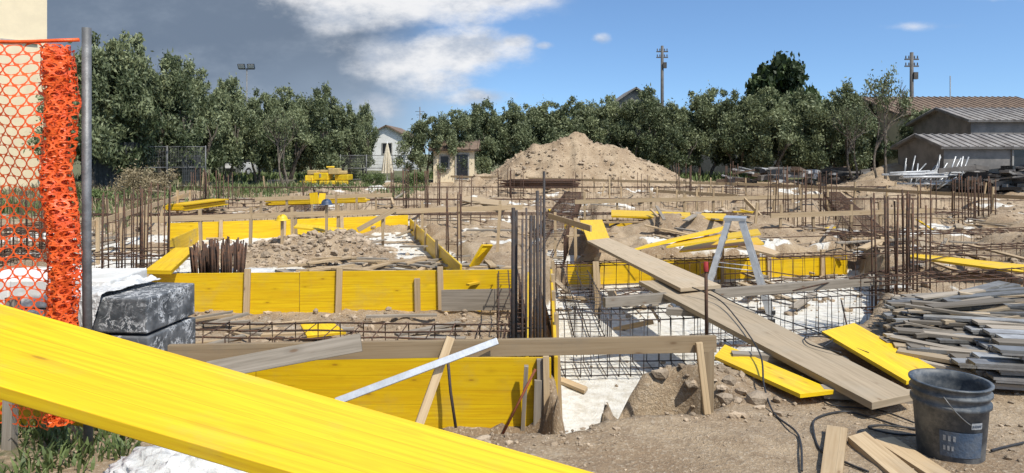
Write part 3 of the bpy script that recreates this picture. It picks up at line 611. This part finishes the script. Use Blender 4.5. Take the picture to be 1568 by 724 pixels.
# ---------------------------------------------------------------- cables
def cs(P,n=8):
    P=[P[0]]+P+[P[-1]]; o=[]
    for i in range(1,len(P)-2):
        for k in range(n):
            t_=k/n; a,b2,c,d=P[i-1],P[i],P[i+1],P[i+2]
            o.append(.5*((2*b2)+(c-a)*t_+(2*a-5*b2+4*c-d)*t_*t_+(3*b2-a-3*c+d)*t_**3))
    o.append(P[-2]); return o
def cable(pts,z=.015,r=.006):
    P=[]
    for q in pts:
        zz=q[2] if len(q)>2 else z; p=G(q[0],q[1],zz)
        if len(q)<3: p.z=gz(p.x,p.y)+.012
        P.append(p)
    mb=MB(); mb.tube(cs(P),r,6); mb.done('electric_cable',BLK)
cable([(1060,440,.20),(1100,458,.16),(1130,490,.13),(1163,540,.11),(1170,590,.05),(1185,628),(1222,668),(1228,724)],r=.006)
cable([(1440,655),(1385,648),(1330,630),(1290,622),(1250,636),(1246,662),(1258,690),(1300,715),(1330,730)])
cable([(1420,662),(1370,662),(1330,650),(1350,645),(1400,650),(1440,652)])
cable([(1568,672),(1530,684),(1518,690)]); cable([(1400,640),(1345,622),(1280,612),(1262,606)],r=.005)
cable([(1090,445,.18),(1140,470,.13),(1230,500,.13),(1290,525,.12),(1330,540,.12)],r=.005)
cable([(1288,540,.12),(1240,527,.12),(1235,515,.12),(1275,518,.12),(1262,530,.12)],r=.005)
slab('timber_offcut',[(1256,724),(1266,650),(1298,655),(1290,724)],.05,.035,PINE)
slab('timber_offcut',[(1375,735),(1298,668),(1325,660),(1420,735)],.05,.035,PINE,tn=1.05)
slab('timber_offcut',[(1435,735),(1337,672),(1368,668),(1475,735)],.045,.035,PINE,tn=1.1)
# ---------------------------------------------------------------- right timber / formwork pile
STF=plain('grey_steel_forms',(.30,.30,.29),(.18,.17,.155),6,.6,.2)
mb=MB()
for k in range(300):
    y=random.uniform(4.9,6.7); xl=.535*y+abs(random.gauss(0,.45)); L=random.uniform(.5,1.6); a=random.gauss(-.18,.26)
    top=.05+.30*max(0,1-abs(y-5.9)/1.1)*min(1,(xl-.5*y)/.4); z=random.uniform(.02,top+.03); tl=random.gauss(0,.07)
    dx,dy=math.cos(a)*L,math.sin(a)*L
    mb.plank((xl,y,z),(xl+dx,y+dy,z+tl*L),random.uniform(.03,.12),random.uniform(.012,.03),None,random.choice([0,0,1,2,2]),random.uniform(.45,1.35))
mb.done('pile_of_old_timber',[GREYW,PLNK,STF])
mb=MB()
for r_ in range(6):
    for c_ in range(6):
        z=.04+.045*r_; y=4.45+c_*.14+random.uniform(-.03,.03); x0=2.98+random.uniform(-.12,.2)+r_*.04+c_*.06
        p=Vector((x0,y+.12,z)); q=Vector((x0+1.6,y-.25+random.uniform(-.05,.05),z+random.uniform(-.02,.03))); mb.plank(p,q,.12,.018,None,random.choice([0,0,1]),random.uniform(.55,1.3))
        for sg in (-1,1): mb.plank(p+Vector((0,.055*sg,-.013)),q+Vector((0,.055*sg,-.013)),.025,.010,UP,0,.8)
mb.done('stack_of_steel_forms',[plain('grey_galv_forms',(.38,.38,.37),(.23,.22,.21),5,.5,.2),GREYW])
# ---------------------------------------------------------------- left: safety net, pole, insulation, sack
def net(mb,fn,nc,nr,cw,chh,fill=.80,mi=0):
    K=10
    for r_ in range(nr):
        for c_ in range(nc):
            ox=(c_+(.5 if r_%2 else 0))*cw; oz=r_*chh; b0=len(mb.v)
            for k in range(K):
                a=2*math.pi*k/K+.3; ca,sa=math.cos(a),math.sin(a); m=max(abs(ca),abs(sa))
                mb.v.append(fn(ox+cw/2*ca/m,oz+chh/2*sa/m)); mb.v.append(fn(ox+cw/2*fill*ca,oz+chh/2*fill*sa*.97))
            for k in range(K):
                k2=(k+1)%K; mb.face([b0+2*k,b0+2*k2,b0+2*k2+1,b0+2*k+1],[(0,0)]*4,mi,1)
mb=MB()
def f1(u,v):
    x=-4.1+u; y=3.52+.06*math.sin(x*4+v*1.3)+.03*math.sin(v*5+x*9); return Vector((x,y,.16+v+.012*math.sin(x*7)+.01*math.sin(x*23+v*3)))
net(mb,f1,24,38,.075,.0515,.90)
pts=[Vector((-4.1+.1*k,3.52+.06*math.sin((-4.1+.1*k)*4+2.5),2.12+.012*math.sin(k*.7))) for k in range(20)]; mb.tube(pts,.010,6)
for lay,(R0,chh,sd) in enumerate([(.070,.036,0),(.058,.032,3),(.042,.028,6)]):
    def f2(u,v,R0=R0,sd=sd):
        a=u/R0; n=float(vn(a*1.6+sd,v*5,1,sd))+.5*float(vn(a*3+sd,v*15,1,sd+2)); rr=R0*(1+.6*n); cx=-2.262+.015*math.sin(v*3.1)+.010*math.sin(v*9)
        return Vector((cx+rr*math.cos(a),3.47+rr*math.sin(a),.22+v))
    n_=int(2*math.pi*R0/.055)
    net(mb,f2,n_,int(1.9/chh),2*math.pi*R0/n_,chh,.74 if lay<2 else .4)
mb.done('orange_safety_net',ORNG)
mb=MB(); mb.tube([(-2.19,3.58,-.05),(-2.20,3.58,1.1),(-2.20,3.58,2.2)],.0225,16); mb.done('scaffold_pole',STEEL)
mb=MB(); mb.plank((-2.63,3.62,-.1),(-2.61,3.62,.8),.05,.05,Vector((1,0,0))); mb.done('timber_stake',GREYW)
mb=MB()
X=Vector((.99,-.10,0)).normalized(); Y=Vector((.10,.99,0)).normalized()
cc=Vector((-2.33,4.28,0))
for k,(h,w) in enumerate([(.235,.50),(.235,.495),(.205,.50)]): mb.box(cc+Vector((random.uniform(-.006,.006),0,.02+.115+k*.236)),X,Y,UP,w,.5,h,0,1,edge=1)
mb.done('insulation_block_pack',[EPS],.010)
mb=MB()
for r_ in range(4):
    for c_ in range(3): mb.box(Vector((-3.35+c_*.31+.1*(r_%2),4.5+random.uniform(-.02,.02),.13+r_*.185)),Vector((1,random.uniform(-.05,.05),0)).normalized(),Vector((0,1,0)),UP,.30,.45,.175,0,random.uniform(.9,1.15),edge=1)
mb.done('stack_of_white_blocks',plain('aerated_concrete',(.68,.67,.64),(.55,.54,.50),6,.9),.012)
def crumple(name,cx,cy,z0,sx,sy,sz,seed,mat,n=40,sharp=1.0):
    th=np.linspace(0,math.pi,n); ph=np.linspace(0,2*math.pi,2*n,endpoint=False); T,P=np.meshgrid(th,ph,indexing='ij')
    nx_=np.sin(T)*np.cos(P);ny_=np.sin(T)*np.sin(P);nz_=np.cos(T)
    q=1+.22*fbm(nx_*2+nz_,ny_*2-nz_,1.2,5,seed)*sharp-.14*np.abs(fbm(nx_*3+nz_*2,ny_*3+nz_,1.5,4,seed+5))*2*sharp
    V=np.stack([nx_*q*sx+cx,ny_*q*sy+cy,nz_*q*sz+z0],2).reshape(-1,3); m=2*n
    Fc=np.array([[i*m+j,(i+1)*m+j,(i+1)*m+(j+1)%m,i*m+(j+1)%m] for i in range(n-1) for j in range(m)])
    return npmesh(name,V,Fc,[mat],np.ones(len(Fc)),smooth=True)
nU,nV=60,70; uu,vv=np.meshgrid(np.linspace(0,1,nU),np.linspace(0,1,nV),indexing='ij')
wr=fbm(uu*3,vv*3,2,5,80)
lx=-.27+(.30-.10*vv)*uu+.03*wr; hang=np.clip(vv-.45,0,1)/.55
ly=np.where(vv<.45,.22-.50*vv/.45,-.275-.02*np.abs(wr)-.01); lz=np.where(vv<.45,.735+.045*np.abs(wr),.735-.26*hang*(.7+.9*fbm(uu*2,vv*0,3,3,83))+.03*wr)
Vc=np.stack([cc.x+lx*X.x+ly*Y.x,cc.y+lx*X.y+ly*Y.y,lz],2).reshape(-1,3)
Fcx=np.array([[i*nV+j,(i+1)*nV+j,(i+1)*nV+j+1,i*nV+j+1] for i in range(nU-1) for j in range(nV-1)])
npmesh('plastic_film_wrap',Vc,Fcx,[SACK],np.ones(len(Fcx)),smooth=True)
crumple('cement_sack',-1.38,2.95,.10,.40,.30,.20,8,SACK,60,1.1)
crumple('cement_sack',-1.02,2.85,.06,.25,.25,.13,14,SACK,50,1.2)
crumple('cement_sack',-2.0,3.95,.05,.2,.1,.08,21,SACK)
crumple('plastic_sheet',-3.9,10.0,-.18,.55,.25,.07,31,SACK); crumple('plastic_sheet',-6.2,9.8,-.16,.4,.2,.06,35,SACK)
def hat(px,py,d,mat,hh=.8):
    p=Dp(px,py,d); mb=MB(); mb.lathe(p,[(0,.085),(.04,.08),(.075,.055),(.09,.015),(.092,0),(.12,-.008),(.118,-.014),(.08,-.01)],20,0)
    mb.box(p+Vector((0,-.01,.075)),Vector((0,1,0)),Vector((1,0,0)),UP,.13,.02,.02,0); mb.plank((p.x,p.y,gz(p.x,p.y)-.1),(p.x,p.y,p.z+.02),.04,.04,Vector((1,0,0)),1); mb.done('hard_hat_on_stake',[mat,PINE])
hat(432,336,11.5,YELP); hat(500,312,12,NAVY)
# ---------------------------------------------------------------- background buildings
def bld(name,x0,x1,y0,y1,z0,ze,zr,wall,roof,axis='x',ov=.35,wins=(),rt=.12,extra=None):
    mb=MB(); P=lambda x,y,z:Vector((x,y,z))
    if axis=='x':
        ym=(y0+y1)/2
        mb.poly([P(x0,y0,z0),P(x1,y0,z0),P(x1,y0,ze),P(x0,y0,ze)]); mb.poly([P(x1,y1,z0),P(x0,y1,z0),P(x0,y1,ze),P(x1,y1,ze)])
        mb.poly([P(x0,y1,z0),P(x0,y0,z0),P(x0,y0,ze),P(x0,ym,zr),P(x0,y1,ze)]); mb.poly([P(x1,y0,z0),P(x1,y1,z0),P(x1,y1,ze),P(x1,ym,zr),P(x1,y0,ze)])
        k=(zr-ze)/(ym-y0)
        for s,yy in ((-1,y0),(1,y1)):
            mb.quad(P(x0-ov,yy+s*ov,ze-k*ov+rt),P(x1+ov,yy+s*ov,ze-k*ov+rt),P(x1+ov,ym,zr+rt),P(x0-ov,ym,zr+rt),rt-.01,1,1)
            n=int((x1-x0)/.35)
            for i in range(n+1):
                xx=x0-ov+.05+(x1-x0+2*ov-.1)*i/max(n,1); mb.tube([P(xx,yy+s*ov,ze-k*ov+rt),P(xx,ym,zr+rt)],.05,5,1,random.uniform(.8,1.2))
    else:
        xm=(x0+x1)/2
        mb.poly([P(x0,y0,z0),P(x1,y0,z0),P(x1,y0,ze),P(xm,y0,zr),P(x0,y0,ze)]); mb.poly([P(x1,y1,z0),P(x0,y1,z0),P(x0,y1,ze),P(xm,y1,zr),P(x1,y1,ze)])
        mb.poly([P(x0,y1,z0),P(x0,y0,z0),P(x0,y0,ze),P(x0,y1,ze)]); mb.poly([P(x1,y0,z0),P(x1,y1,z0),P(x1,y1,ze),P(x1,y0,ze)])
        k=(zr-ze)/(xm-x0)
        for s,xx in ((-1,x0),(1,x1)):
            mb.quad(P(xx+s*ov,y0-ov,ze-k*ov+rt),P(xx+s*ov,y1+ov,ze-k*ov+rt),P(xm,y1+ov,zr+rt),P(xm,y0-ov,zr+rt),rt-.01,1,1)
    for (wx,wz,ww,wh_) in wins:
        mb.box(P(wx,y0-.005,wz),Vector((1,0,0)),Vector((0,1,0)),UP,ww,.06,wh_,2,1)
        for sx in (-1,1): mb.box(P(wx+sx*(ww/2+.04),y0-.02,wz),Vector((1,0,0)),Vector((0,1,0)),UP,.07,.09,wh_+.14,3,.8)
        for sz in (-1,1): mb.box(P(wx,y0-.02,wz+sz*(wh_/2+.04)),Vector((1,0,0)),Vector((0,1,0)),UP,ww,.09,.07,3,.8)
    if extra: extra(mb)
    return mb.done(name,[wall,roof,DARK,CONC])
def xb(mb):
    mb.box(Vector((-26.5,29.95,6.3)),Vector((1,0,0)),Vector((0,1,0)),UP,12,.10,.10,3,1)
o=bld('cream_apartment_building',-34,-20.15,30,42,-.2,9.5,11,CREAM,TILE,'x',.4,[(-23.3,4.6,1.2,1.4),(-26,4.6,1.2,1.4),(-23.3,1.3,1.0,2.2),(-26,1.5,1.2,1.4),(-23.3,7.8,1.2,1.4)],extra=xb)
Rz=Matrix.Rotation(math.radians(43),3,'Z'); cn=Vector((-20.15,30,0)); o.location=cn+Rz@(o.location-cn); o.rotation_euler=(0,0,math.radians(43))
p=Dp(603,235,62); bld('white_gable_house',p.x-2.6,p.x+1.3,62,70,0,3.0,4.0,WHITEW,TILE,'y',.35,[(p.x-.6,2.0,.8,.9)])
p=Dp(695,235,37.2); bld('cream_cottage',p.x-1.1,p.x+1.1,37.2,39.5,-.1,1.75,2.15,CREAM,TILE,'x',.25,[(p.x-.5,1.1,.4,.6),(p.x+.45,.85,.6,1.3)])
p=Dp(975,150,60); bld('gabled_barn',p.x-2.4,p.x+2.2,60,66,0,5.6,7.2,GREYWALL,METR,'y',.4)
bld('tile_roof_house',23.5,33,42,50,0,4.0,5.2,CREAM,TILE,'x',.5,[(26,2.8,1.2,1.3),(30,2.8,1.2,1.3)])
bld('corrugated_metal_shed',23.2,31,35,40,0,3.2,3.9,GREYWALL,METR,'x',.3,[(25,1.6,1,1)])
bld('blockwork_shack',18.4,28,29.5,33,0,1.8,2.3,GREYWALL,METR,'x',.25,[(21.8,.9,.9,1.6)])
mb=MB()
for k in range(30):
    x=17.4+random.uniform(-1,1.0); y=29+random.uniform(-.6,.6); L=random.uniform(1.0,1.9); a=random.gauss(.6,.35); mb.tube([(x,y,.1),(x+math.sin(a)*L*.7,y+random.uniform(-.3,.3),.1+math.cos(a)*L*.8)],.030,6,0,random.uniform(.4,.9))
for k in range(16):
    x=17.0+random.uniform(-1.,1.); z=.3+random.random()*.5; mb.tube([(x-.8,28.4+random.random()*.5,z),(x+.9,28.2+random.random()*.5,z+random.uniform(-.1,.1))],.05,6,1,.85)
mb.done('scaffold_tube_pile',[ALU,WPAINT])
mb=MB()
for k in range(200):
    x=random.uniform(11,28); y=random.uniform(33.5,36) if x<18 else random.uniform(28,29.2); z=random.uniform(.1,1.0 if x>18 else .8); L=random.uniform(.3,1.6); a=random.uniform(0,3.14)
    mb.box((x,y,z),Vector((math.cos(a),math.sin(a),random.uniform(-.2,.2))).normalized(),Vector((-math.sin(a),math.cos(a),0)),Vector((0,0,1)),L,random.uniform(.1,.5),random.uniform(.04,.25),random.choice([0,1,1,2,3,4]) if x<18 else random.choice([1,1,2,4]),random.uniform(.5,1.2))
mb.done('builders_yard_materials',[WPAINT,GREYWALL,METR,TILE,DARK])
mb=MB(); q=G(503,282,0)
for (ox,oy,oz,lx,ly,lz,mi) in [(-.9,0,.12,.9,.8,.12,0),(.3,0,.1,1.4,.9,.18,0),(-.9,0,.32,.5,.6,.26,0),(-.25,0,.40,.75,.7,.36,0),(.75,.1,.35,.7,.7,.28,0),(-.75,0,.60,.5,.5,.22,1),(-.1,0,.66,.5,.5,.14,1),(.35,-.1,.66,.55,.5,.3,1),(-.35,0,.45,.2,.72,.2,2),(.75,0,.6,.4,.5,.16,1),(.1,0,.87,.4,.4,.08,0)]:
    a=random.uniform(-.2,.2); mb.box(q+Vector((ox,oy,oz)),Vector((math.cos(a),math.sin(a),0)),Vector((-math.sin(a),math.cos(a),0)),UP,lx,ly,lz,mi)
for k in range(4): mb.box(q+Vector((-.9+.6*k,0,.03)),Vector((1,0,0)),Vector((0,1,0)),UP,.12,.9,.08,2)
mb.done('palletised_building_materials',[YELP,BOXB,GREYW],.03)
mb=MB(); q=G(430,282,0)
for k in range(9): mb.box(q+Vector((-.5+.13*k,0,.2)),Vector((1,0,0)),Vector((0,1,0)),UP,.08,.7,.03,0)
for k in range(3): mb.box(q+Vector((0,-.3+.3*k,.1)),Vector((1,0,0)),Vector((0,1,0)),UP,1.2,.08,.12,0)
mb.done('timber_pallet',GREYW)
q=G(593,279,0); mb=MB(); prof=[(.02,2.1),(.05,2.02),(.10,1.75),(.19,1.2),(.24,.65),(.27,.5),(.22,.5),(.03,1.3)]; b0=len(mb.v); n=24
for r,z in prof:
    for j in range(n):
        a=2*math.pi*j/n; rr=r*(1+.28*(1 if j%2 else -1)*(r/.26)); mb.v.append(q+Vector((rr*math.cos(a),rr*math.sin(a),z)))
for i in range(len(prof)-1):
    for j in range(n): mb.face([b0+i*n+j,b0+i*n+(j+1)%n,b0+(i+1)*n+(j+1)%n,b0+(i+1)*n+j],[(0,0)]*4,0,1)
mb.tube([q,q+Vector((0,0,2.2))],.025,8,1); mb.lathe(q,[(0,.08),(.25,.08),(.28,0)],20,2); mb.done('closed_parasol',[FAB,WPAINT,CONC])
def meshfence(name,a,b2,h,n,mat=STEEL):
    a=Vector(a);b2=Vector(b2); mb=MB()
    for i in range(n+1):
        p=a.lerp(b2,i/n); mb.tube([p,p+UP*h],.025,6); mb.box(p+UP*.06,Vector((0,1,0)),Vector((1,0,0)),UP,.6,.2,.12,1,.9)
    for i in range(n):
        p=a.lerp(b2,i/n);q=a.lerp(b2,(i+1)/n)
        for z in (.15,h*.5,h-.05): mb.tube([p+UP*z,q+UP*z],.018,5)
        for k in range(1,24): r_=p.lerp(q,k/24); mb.tube([r_+UP*.15,r_+UP*(h-.05)],.004,3)
        for k in range(1,8): mb.tube([p+UP*(.15+(h-.2)*k/8),q+UP*(.15+(h-.2)*k/8)],.004,3)
    mb.done(name,[mat,CONC])
meshfence('temporary_mesh_fence',(-9.3,37.5,0),(-5.2,38.2,0),1.5,3)
meshfence('temporary_mesh_fence',(-17.8,28.9,0),(-13.5,30.5,0),1.9,3)
def shade(name,a,b2,h):
    a=Vector(a);b2=Vector(b2); mb=MB(); b0=len(mb.v); n=40
    for i in range(n+1):
        p=a.lerp(b2,i/n)
        for z in (.1,h*.5,h): mb.v.append(p+Vector((0,.07*math.sin(i*1.7+z),z-.04*abs(math.sin(i*.6)))))
    for i in range(n):
        for k in range(2): mb.face([b0+3*i+k,b0+3*i+3+k,b0+3*i+4+k,b0+3*i+1+k],[(0,0)]*4,0,1,True)
    mb.done(name,NETG)
shade('shade_net_fence',(-17.9,28.7,0),(-15.9,29.4,0),2.05); shade('shade_net_fence',(-14.4,30.2,0),(-13.7,30.5,0),1.5); shade('shade_net_fence',(9,45,0),(32,44,0),1.5)
def upole(px,d,topy,h2,lamps=False):
    x=(px-784)/F*d; zt=CH+(HZ-topy)/F*d; mb=MB(); mb.tube([(x,d,0),(x,d,zt)],.17 if not lamps else .07,10,0,1,True,.12 if not lamps else .05)
    if lamps:
        mb.box((x,d,zt-.1),Vector((1,0,0)),Vector((0,1,0)),UP,1.3,.06,.06)
        for sx in (-1,1):
            mb.box((x+sx*.40,d-.12,zt+.12),Vector((1,0,0)),Vector((0,.86,.5)),Vector((0,-.5,.86)),.6,.12,.42,2,1); mb.box((x+sx*.40,d-.19,zt+.1),Vector((1,0,0)),Vector((0,.86,.5)),Vector((0,-.5,.86)),.5,.03,.32,1,1)
        mb.done('floodlight_mast',[STEEL,WPAINT,DARK]); return
    for dz in (.5,1.0):
        mb.box((x,d,zt-dz),Vector((1,0,0)),Vector((0,1,0)),UP,1.0,.10,.10)
        for sx in (-.42,-.2,.2,.42): mb.lathe((x+sx,d,zt-dz+.05),[(0,.22),(.05,.2),(.03,.15),(.06,.1),(.03,.05),(.03,0)],8,0)
    mb.box((x+.2,d-.1,zt-1.7),Vector((1,0,0)),Vector((0,1,0)),UP,.3,.25,.5)
    mb.done('utility_pole',[plain('pole_concrete',(.12,.11,.10),(.08,.075,.07),4),WPAINT])
upole(1014,60,70,0); upole(1396,50,80,0); upole(378,58,104,0,True)
mb=MB(); x=(643-784)/F*60; mb.tube([(x,60,0),(x,60,5.6)],.05,6); mb.tube([(x-.4,60,5.2),(x+.4,60,5.2)],.02,4); mb.tube([(x-.3,60,4.9),(x+.3,60,4.9)],.02,4); mb.done('tv_antenna',STEEL)
x=(1455-784)/F*45; mb=MB(); mb.tube([(x,45,0),(x,45,6.6)],.03,6); mb.done('antenna_mast',STEEL)
def car(cx,cy,rot):
    M=Matrix.Translation((cx,cy,0))@Matrix.Rotation(rot,4,'Z'); R3=M.to_3x3(); mb=MB()
    side=[(-2.02,.32,.80),(-2.1,.62,.84),(-1.98,.86,.84),(-1.05,.98,.82),(-.40,1.40,.62),(.25,1.47,.62),(1.35,1.42,.62),(1.95,.98,.82),(2.08,.85,.84),(2.06,.32,.80)]
    b0=len(mb.v)
    for (x,z,w) in side:
        for s in (-1,1): mb.v.append(M@Vector((x,s*w,z)))
    n=len(side)
    for i in range(n-1):
        mb.face([b0+2*i,b0+2*i+1,b0+2*i+3,b0+2*i+2],[(0,0)]*4,1 if i in (3,6) else 0,1)
    mb.face([b0+2*i for i in (0,1,2,3,7,8,9)],[(0,0)]*7,0,1); mb.face([b0+2*i+1 for i in (9,8,7,3,2,1,0)],[(0,0)]*7,0,1)
    mb.face([b0+2*i for i in (3,4,5,6,7)],[(0,0)]*5,1,1); mb.face([b0+2*i+1 for i in (7,6,5,4,3)],[(0,0)]*5,1,1)
    for s in (-1,1):
        for x in (.2,1.1): mb.plank(M@Vector((x,s*.83,.98)),M@Vector((x*.95,s*.635,1.44)),.08,.02,R3@Vector((1,0,0)),0,1)
        for x in (-1.3,1.3): mb.tube([M@Vector((x,s*.66,.32)),M@Vector((x,s*.87,.32))],.32,18,2); mb.tube([M@Vector((x,s*.865,.32)),M@Vector((x,s*.885,.32))],.19,14,3)
        mb.box(M@Vector((-2.04,s*.6,.72)),R3@Vector((1,0,0)),R3@Vector((0,1,0)),UP,.12,.36,.14,3)
    mb.box(M@Vector((-2.09,0,.5)),R3@Vector((1,0,0)),R3@Vector((0,1,0)),UP,.06,.9,.16,2)
    mb.done('parked_car',[WPAINT,DARK,BLK,ALU],.02)
car(-17.6,46.5,1.3)
# ---------------------------------------------------------------- world
w=bpy.data.worlds.new('World'); bpy.context.scene.world=w; w.use_nodes=True; t=NT(w.node_tree); w.node_tree.nodes.clear()
SE=math.radians(56); az=math.radians(140)   # sun: behind the camera, to the right (bearing from +Y clockwise)
tc=t.n('ShaderNodeTexCoord').outputs['Generated']; sp_=t.n('ShaderNodeSeparateXYZ',i0=tc); X,Y,Zc=sp_.outputs
Ya=t.m('ADD',t.m('ABSOLUTE',Y),.04); a_=t.m('DIVIDE',X,Ya); e_=t.m('DIVIDE',Zc,Ya)
sky=t.n('ShaderNodeTexSky',{'sky_type':'NISHITA','sun_disc':False,'sun_elevation':SE,'sun_rotation':az})
vup=t.n('ShaderNodeCombineXYZ',i0=X,i1=Y,i2=t.m('ADD',t.m('MULTIPLY',Zc,1.4),.08)); t.set(sky.inputs['Vector'],t.n('ShaderNodeVectorMath',{'operation':'NORMALIZE'},i0=vup).outputs[0])
cv=t.n('ShaderNodeCombineXYZ',i0=a_,i1=t.m('MULTIPLY',e_,1.8),i2=.3).outputs[0]
n1=t.noise(cv,6,10,.62); n2=t.noise(cv,11,8,.62); n0=t.noise(cv,2.6,5,.5)
def gb(a0,e0,sa,se,k=1):
    dx=t.m('DIVIDE',t.m('SUBTRACT',a_,a0),sa); dy=t.m('DIVIDE',t.m('SUBTRACT',e_,e0),se)
    return t.m('MULTIPLY',t.m('EXPONENT',t.m('MULTIPLY',t.m('ADD',t.m('MULTIPLY',dx,dx),t.m('MULTIPLY',dy,dy)),-1)),k)
Gs=None
for args in [(-.17,.21,.20,.050,1.0),(-.08,.145,.12,.040,1.0),(-.16,.13,.11,.05,.85),(-.02,.215,.10,.022,.75),(.125,.16,.020,.012,.62),(.0,.155,.04,.016,.8),(.045,.150,.02,.008,.65),(-.05,.078,.07,.018,.75),(.54,.175,.10,.010,.42),(.70,.215,.12,.012,.45),(-.12,.10,.08,.035,.75),(-.19,.065,.06,.03,.65)]:
    g=gb(*args); Gs=g if Gs is None else t.m('MAXIMUM',Gs,g)
cm=t.sm(.26,.90,t.m('ADD',Gs,t.m('MULTIPLY',t.m('SUBTRACT',n1,.5),2.0)))
cm=t.m('MULTIPLY',cm,t.sm(.12,.5,Gs))
storm=t.sm(.05,-.22,t.m('ADD',t.m('ADD',a_,t.m('MULTIPLY',e_,.3)),t.m('MULTIPLY',t.m('SUBTRACT',n0,.5),.35)))
scol=t.mix(t.sm(.0,.2,t.m('ADD',t.m('SUBTRACT',e_,t.m('MULTIPLY',a_,.22)),t.m('MULTIPLY',t.m('SUBTRACT',n0,.5),.2))),(.42,.52,.65),(.17,.215,.285))
scol=t.mix(t.m('MULTIPLY',t.sm(.42,.7,n1),.4),scol,(.38,.44,.52))
ccol=t.mix(t.sm(.36,.66,t.m('ADD',n2,t.m('MULTIPLY',t.m('SUBTRACT',.17,e_),.6))),(.92,.92,.93),(.48,.54,.64))
bg1=t.n('ShaderNodeBackground',Color=t.mix(1.0,sky.outputs[0],(.88,1.10,1.28),'MULTIPLY'),Strength=.15)
bg2=t.n('ShaderNodeBackground',Color=scol,Strength=1.0); bg3=t.n('ShaderNodeBackground',Color=ccol,Strength=1.0)
m1=t.n('ShaderNodeMixShader',i0=t.m('MULTIPLY',storm,.95)); t.L.new(bg1.outputs[0],m1.inputs[1]); t.L.new(bg2.outputs[0],m1.inputs[2])
m2=t.n('ShaderNodeMixShader',i0=t.m('MULTIPLY',cm,.95)); t.L.new(m1.outputs[0],m2.inputs[1]); t.L.new(bg3.outputs[0],m2.inputs[2])
o=t.n('ShaderNodeOutputWorld'); t.L.new(m2.outputs[0],o.inputs[0])
sd=bpy.data.lights.new('sun','SUN'); sd.energy=5.0; sd.angle=math.radians(.5); sd.color=(1,.95,.85); so=bpy.data.objects.new('sun',sd); bpy.context.collection.objects.link(so)
dirv=Vector((math.sin(az)*math.cos(SE),math.cos(az)*math.cos(SE),math.sin(SE))); so.rotation_euler=dirv.to_track_quat('Z','Y').to_euler(); so.location=(5,-5,20)
# ---------------------------------------------------------------- camera
cd=bpy.data.cameras.new('camera'); cam=bpy.data.objects.new('camera',cd); bpy.context.collection.objects.link(cam); cam.location=(0,0,CH); cam.rotation_euler=(math.pi/2,0,0)
cd.sensor_width=36; cd.lens=36*F/1568; cd.shift_y=-127/1568; cd.clip_end=2000; cd.clip_start=.05
sc=bpy.context.scene; sc.camera=cam; sc.view_settings.view_transform='Standard'; sc.view_settings.look='None'; sc.view_settings.exposure=0
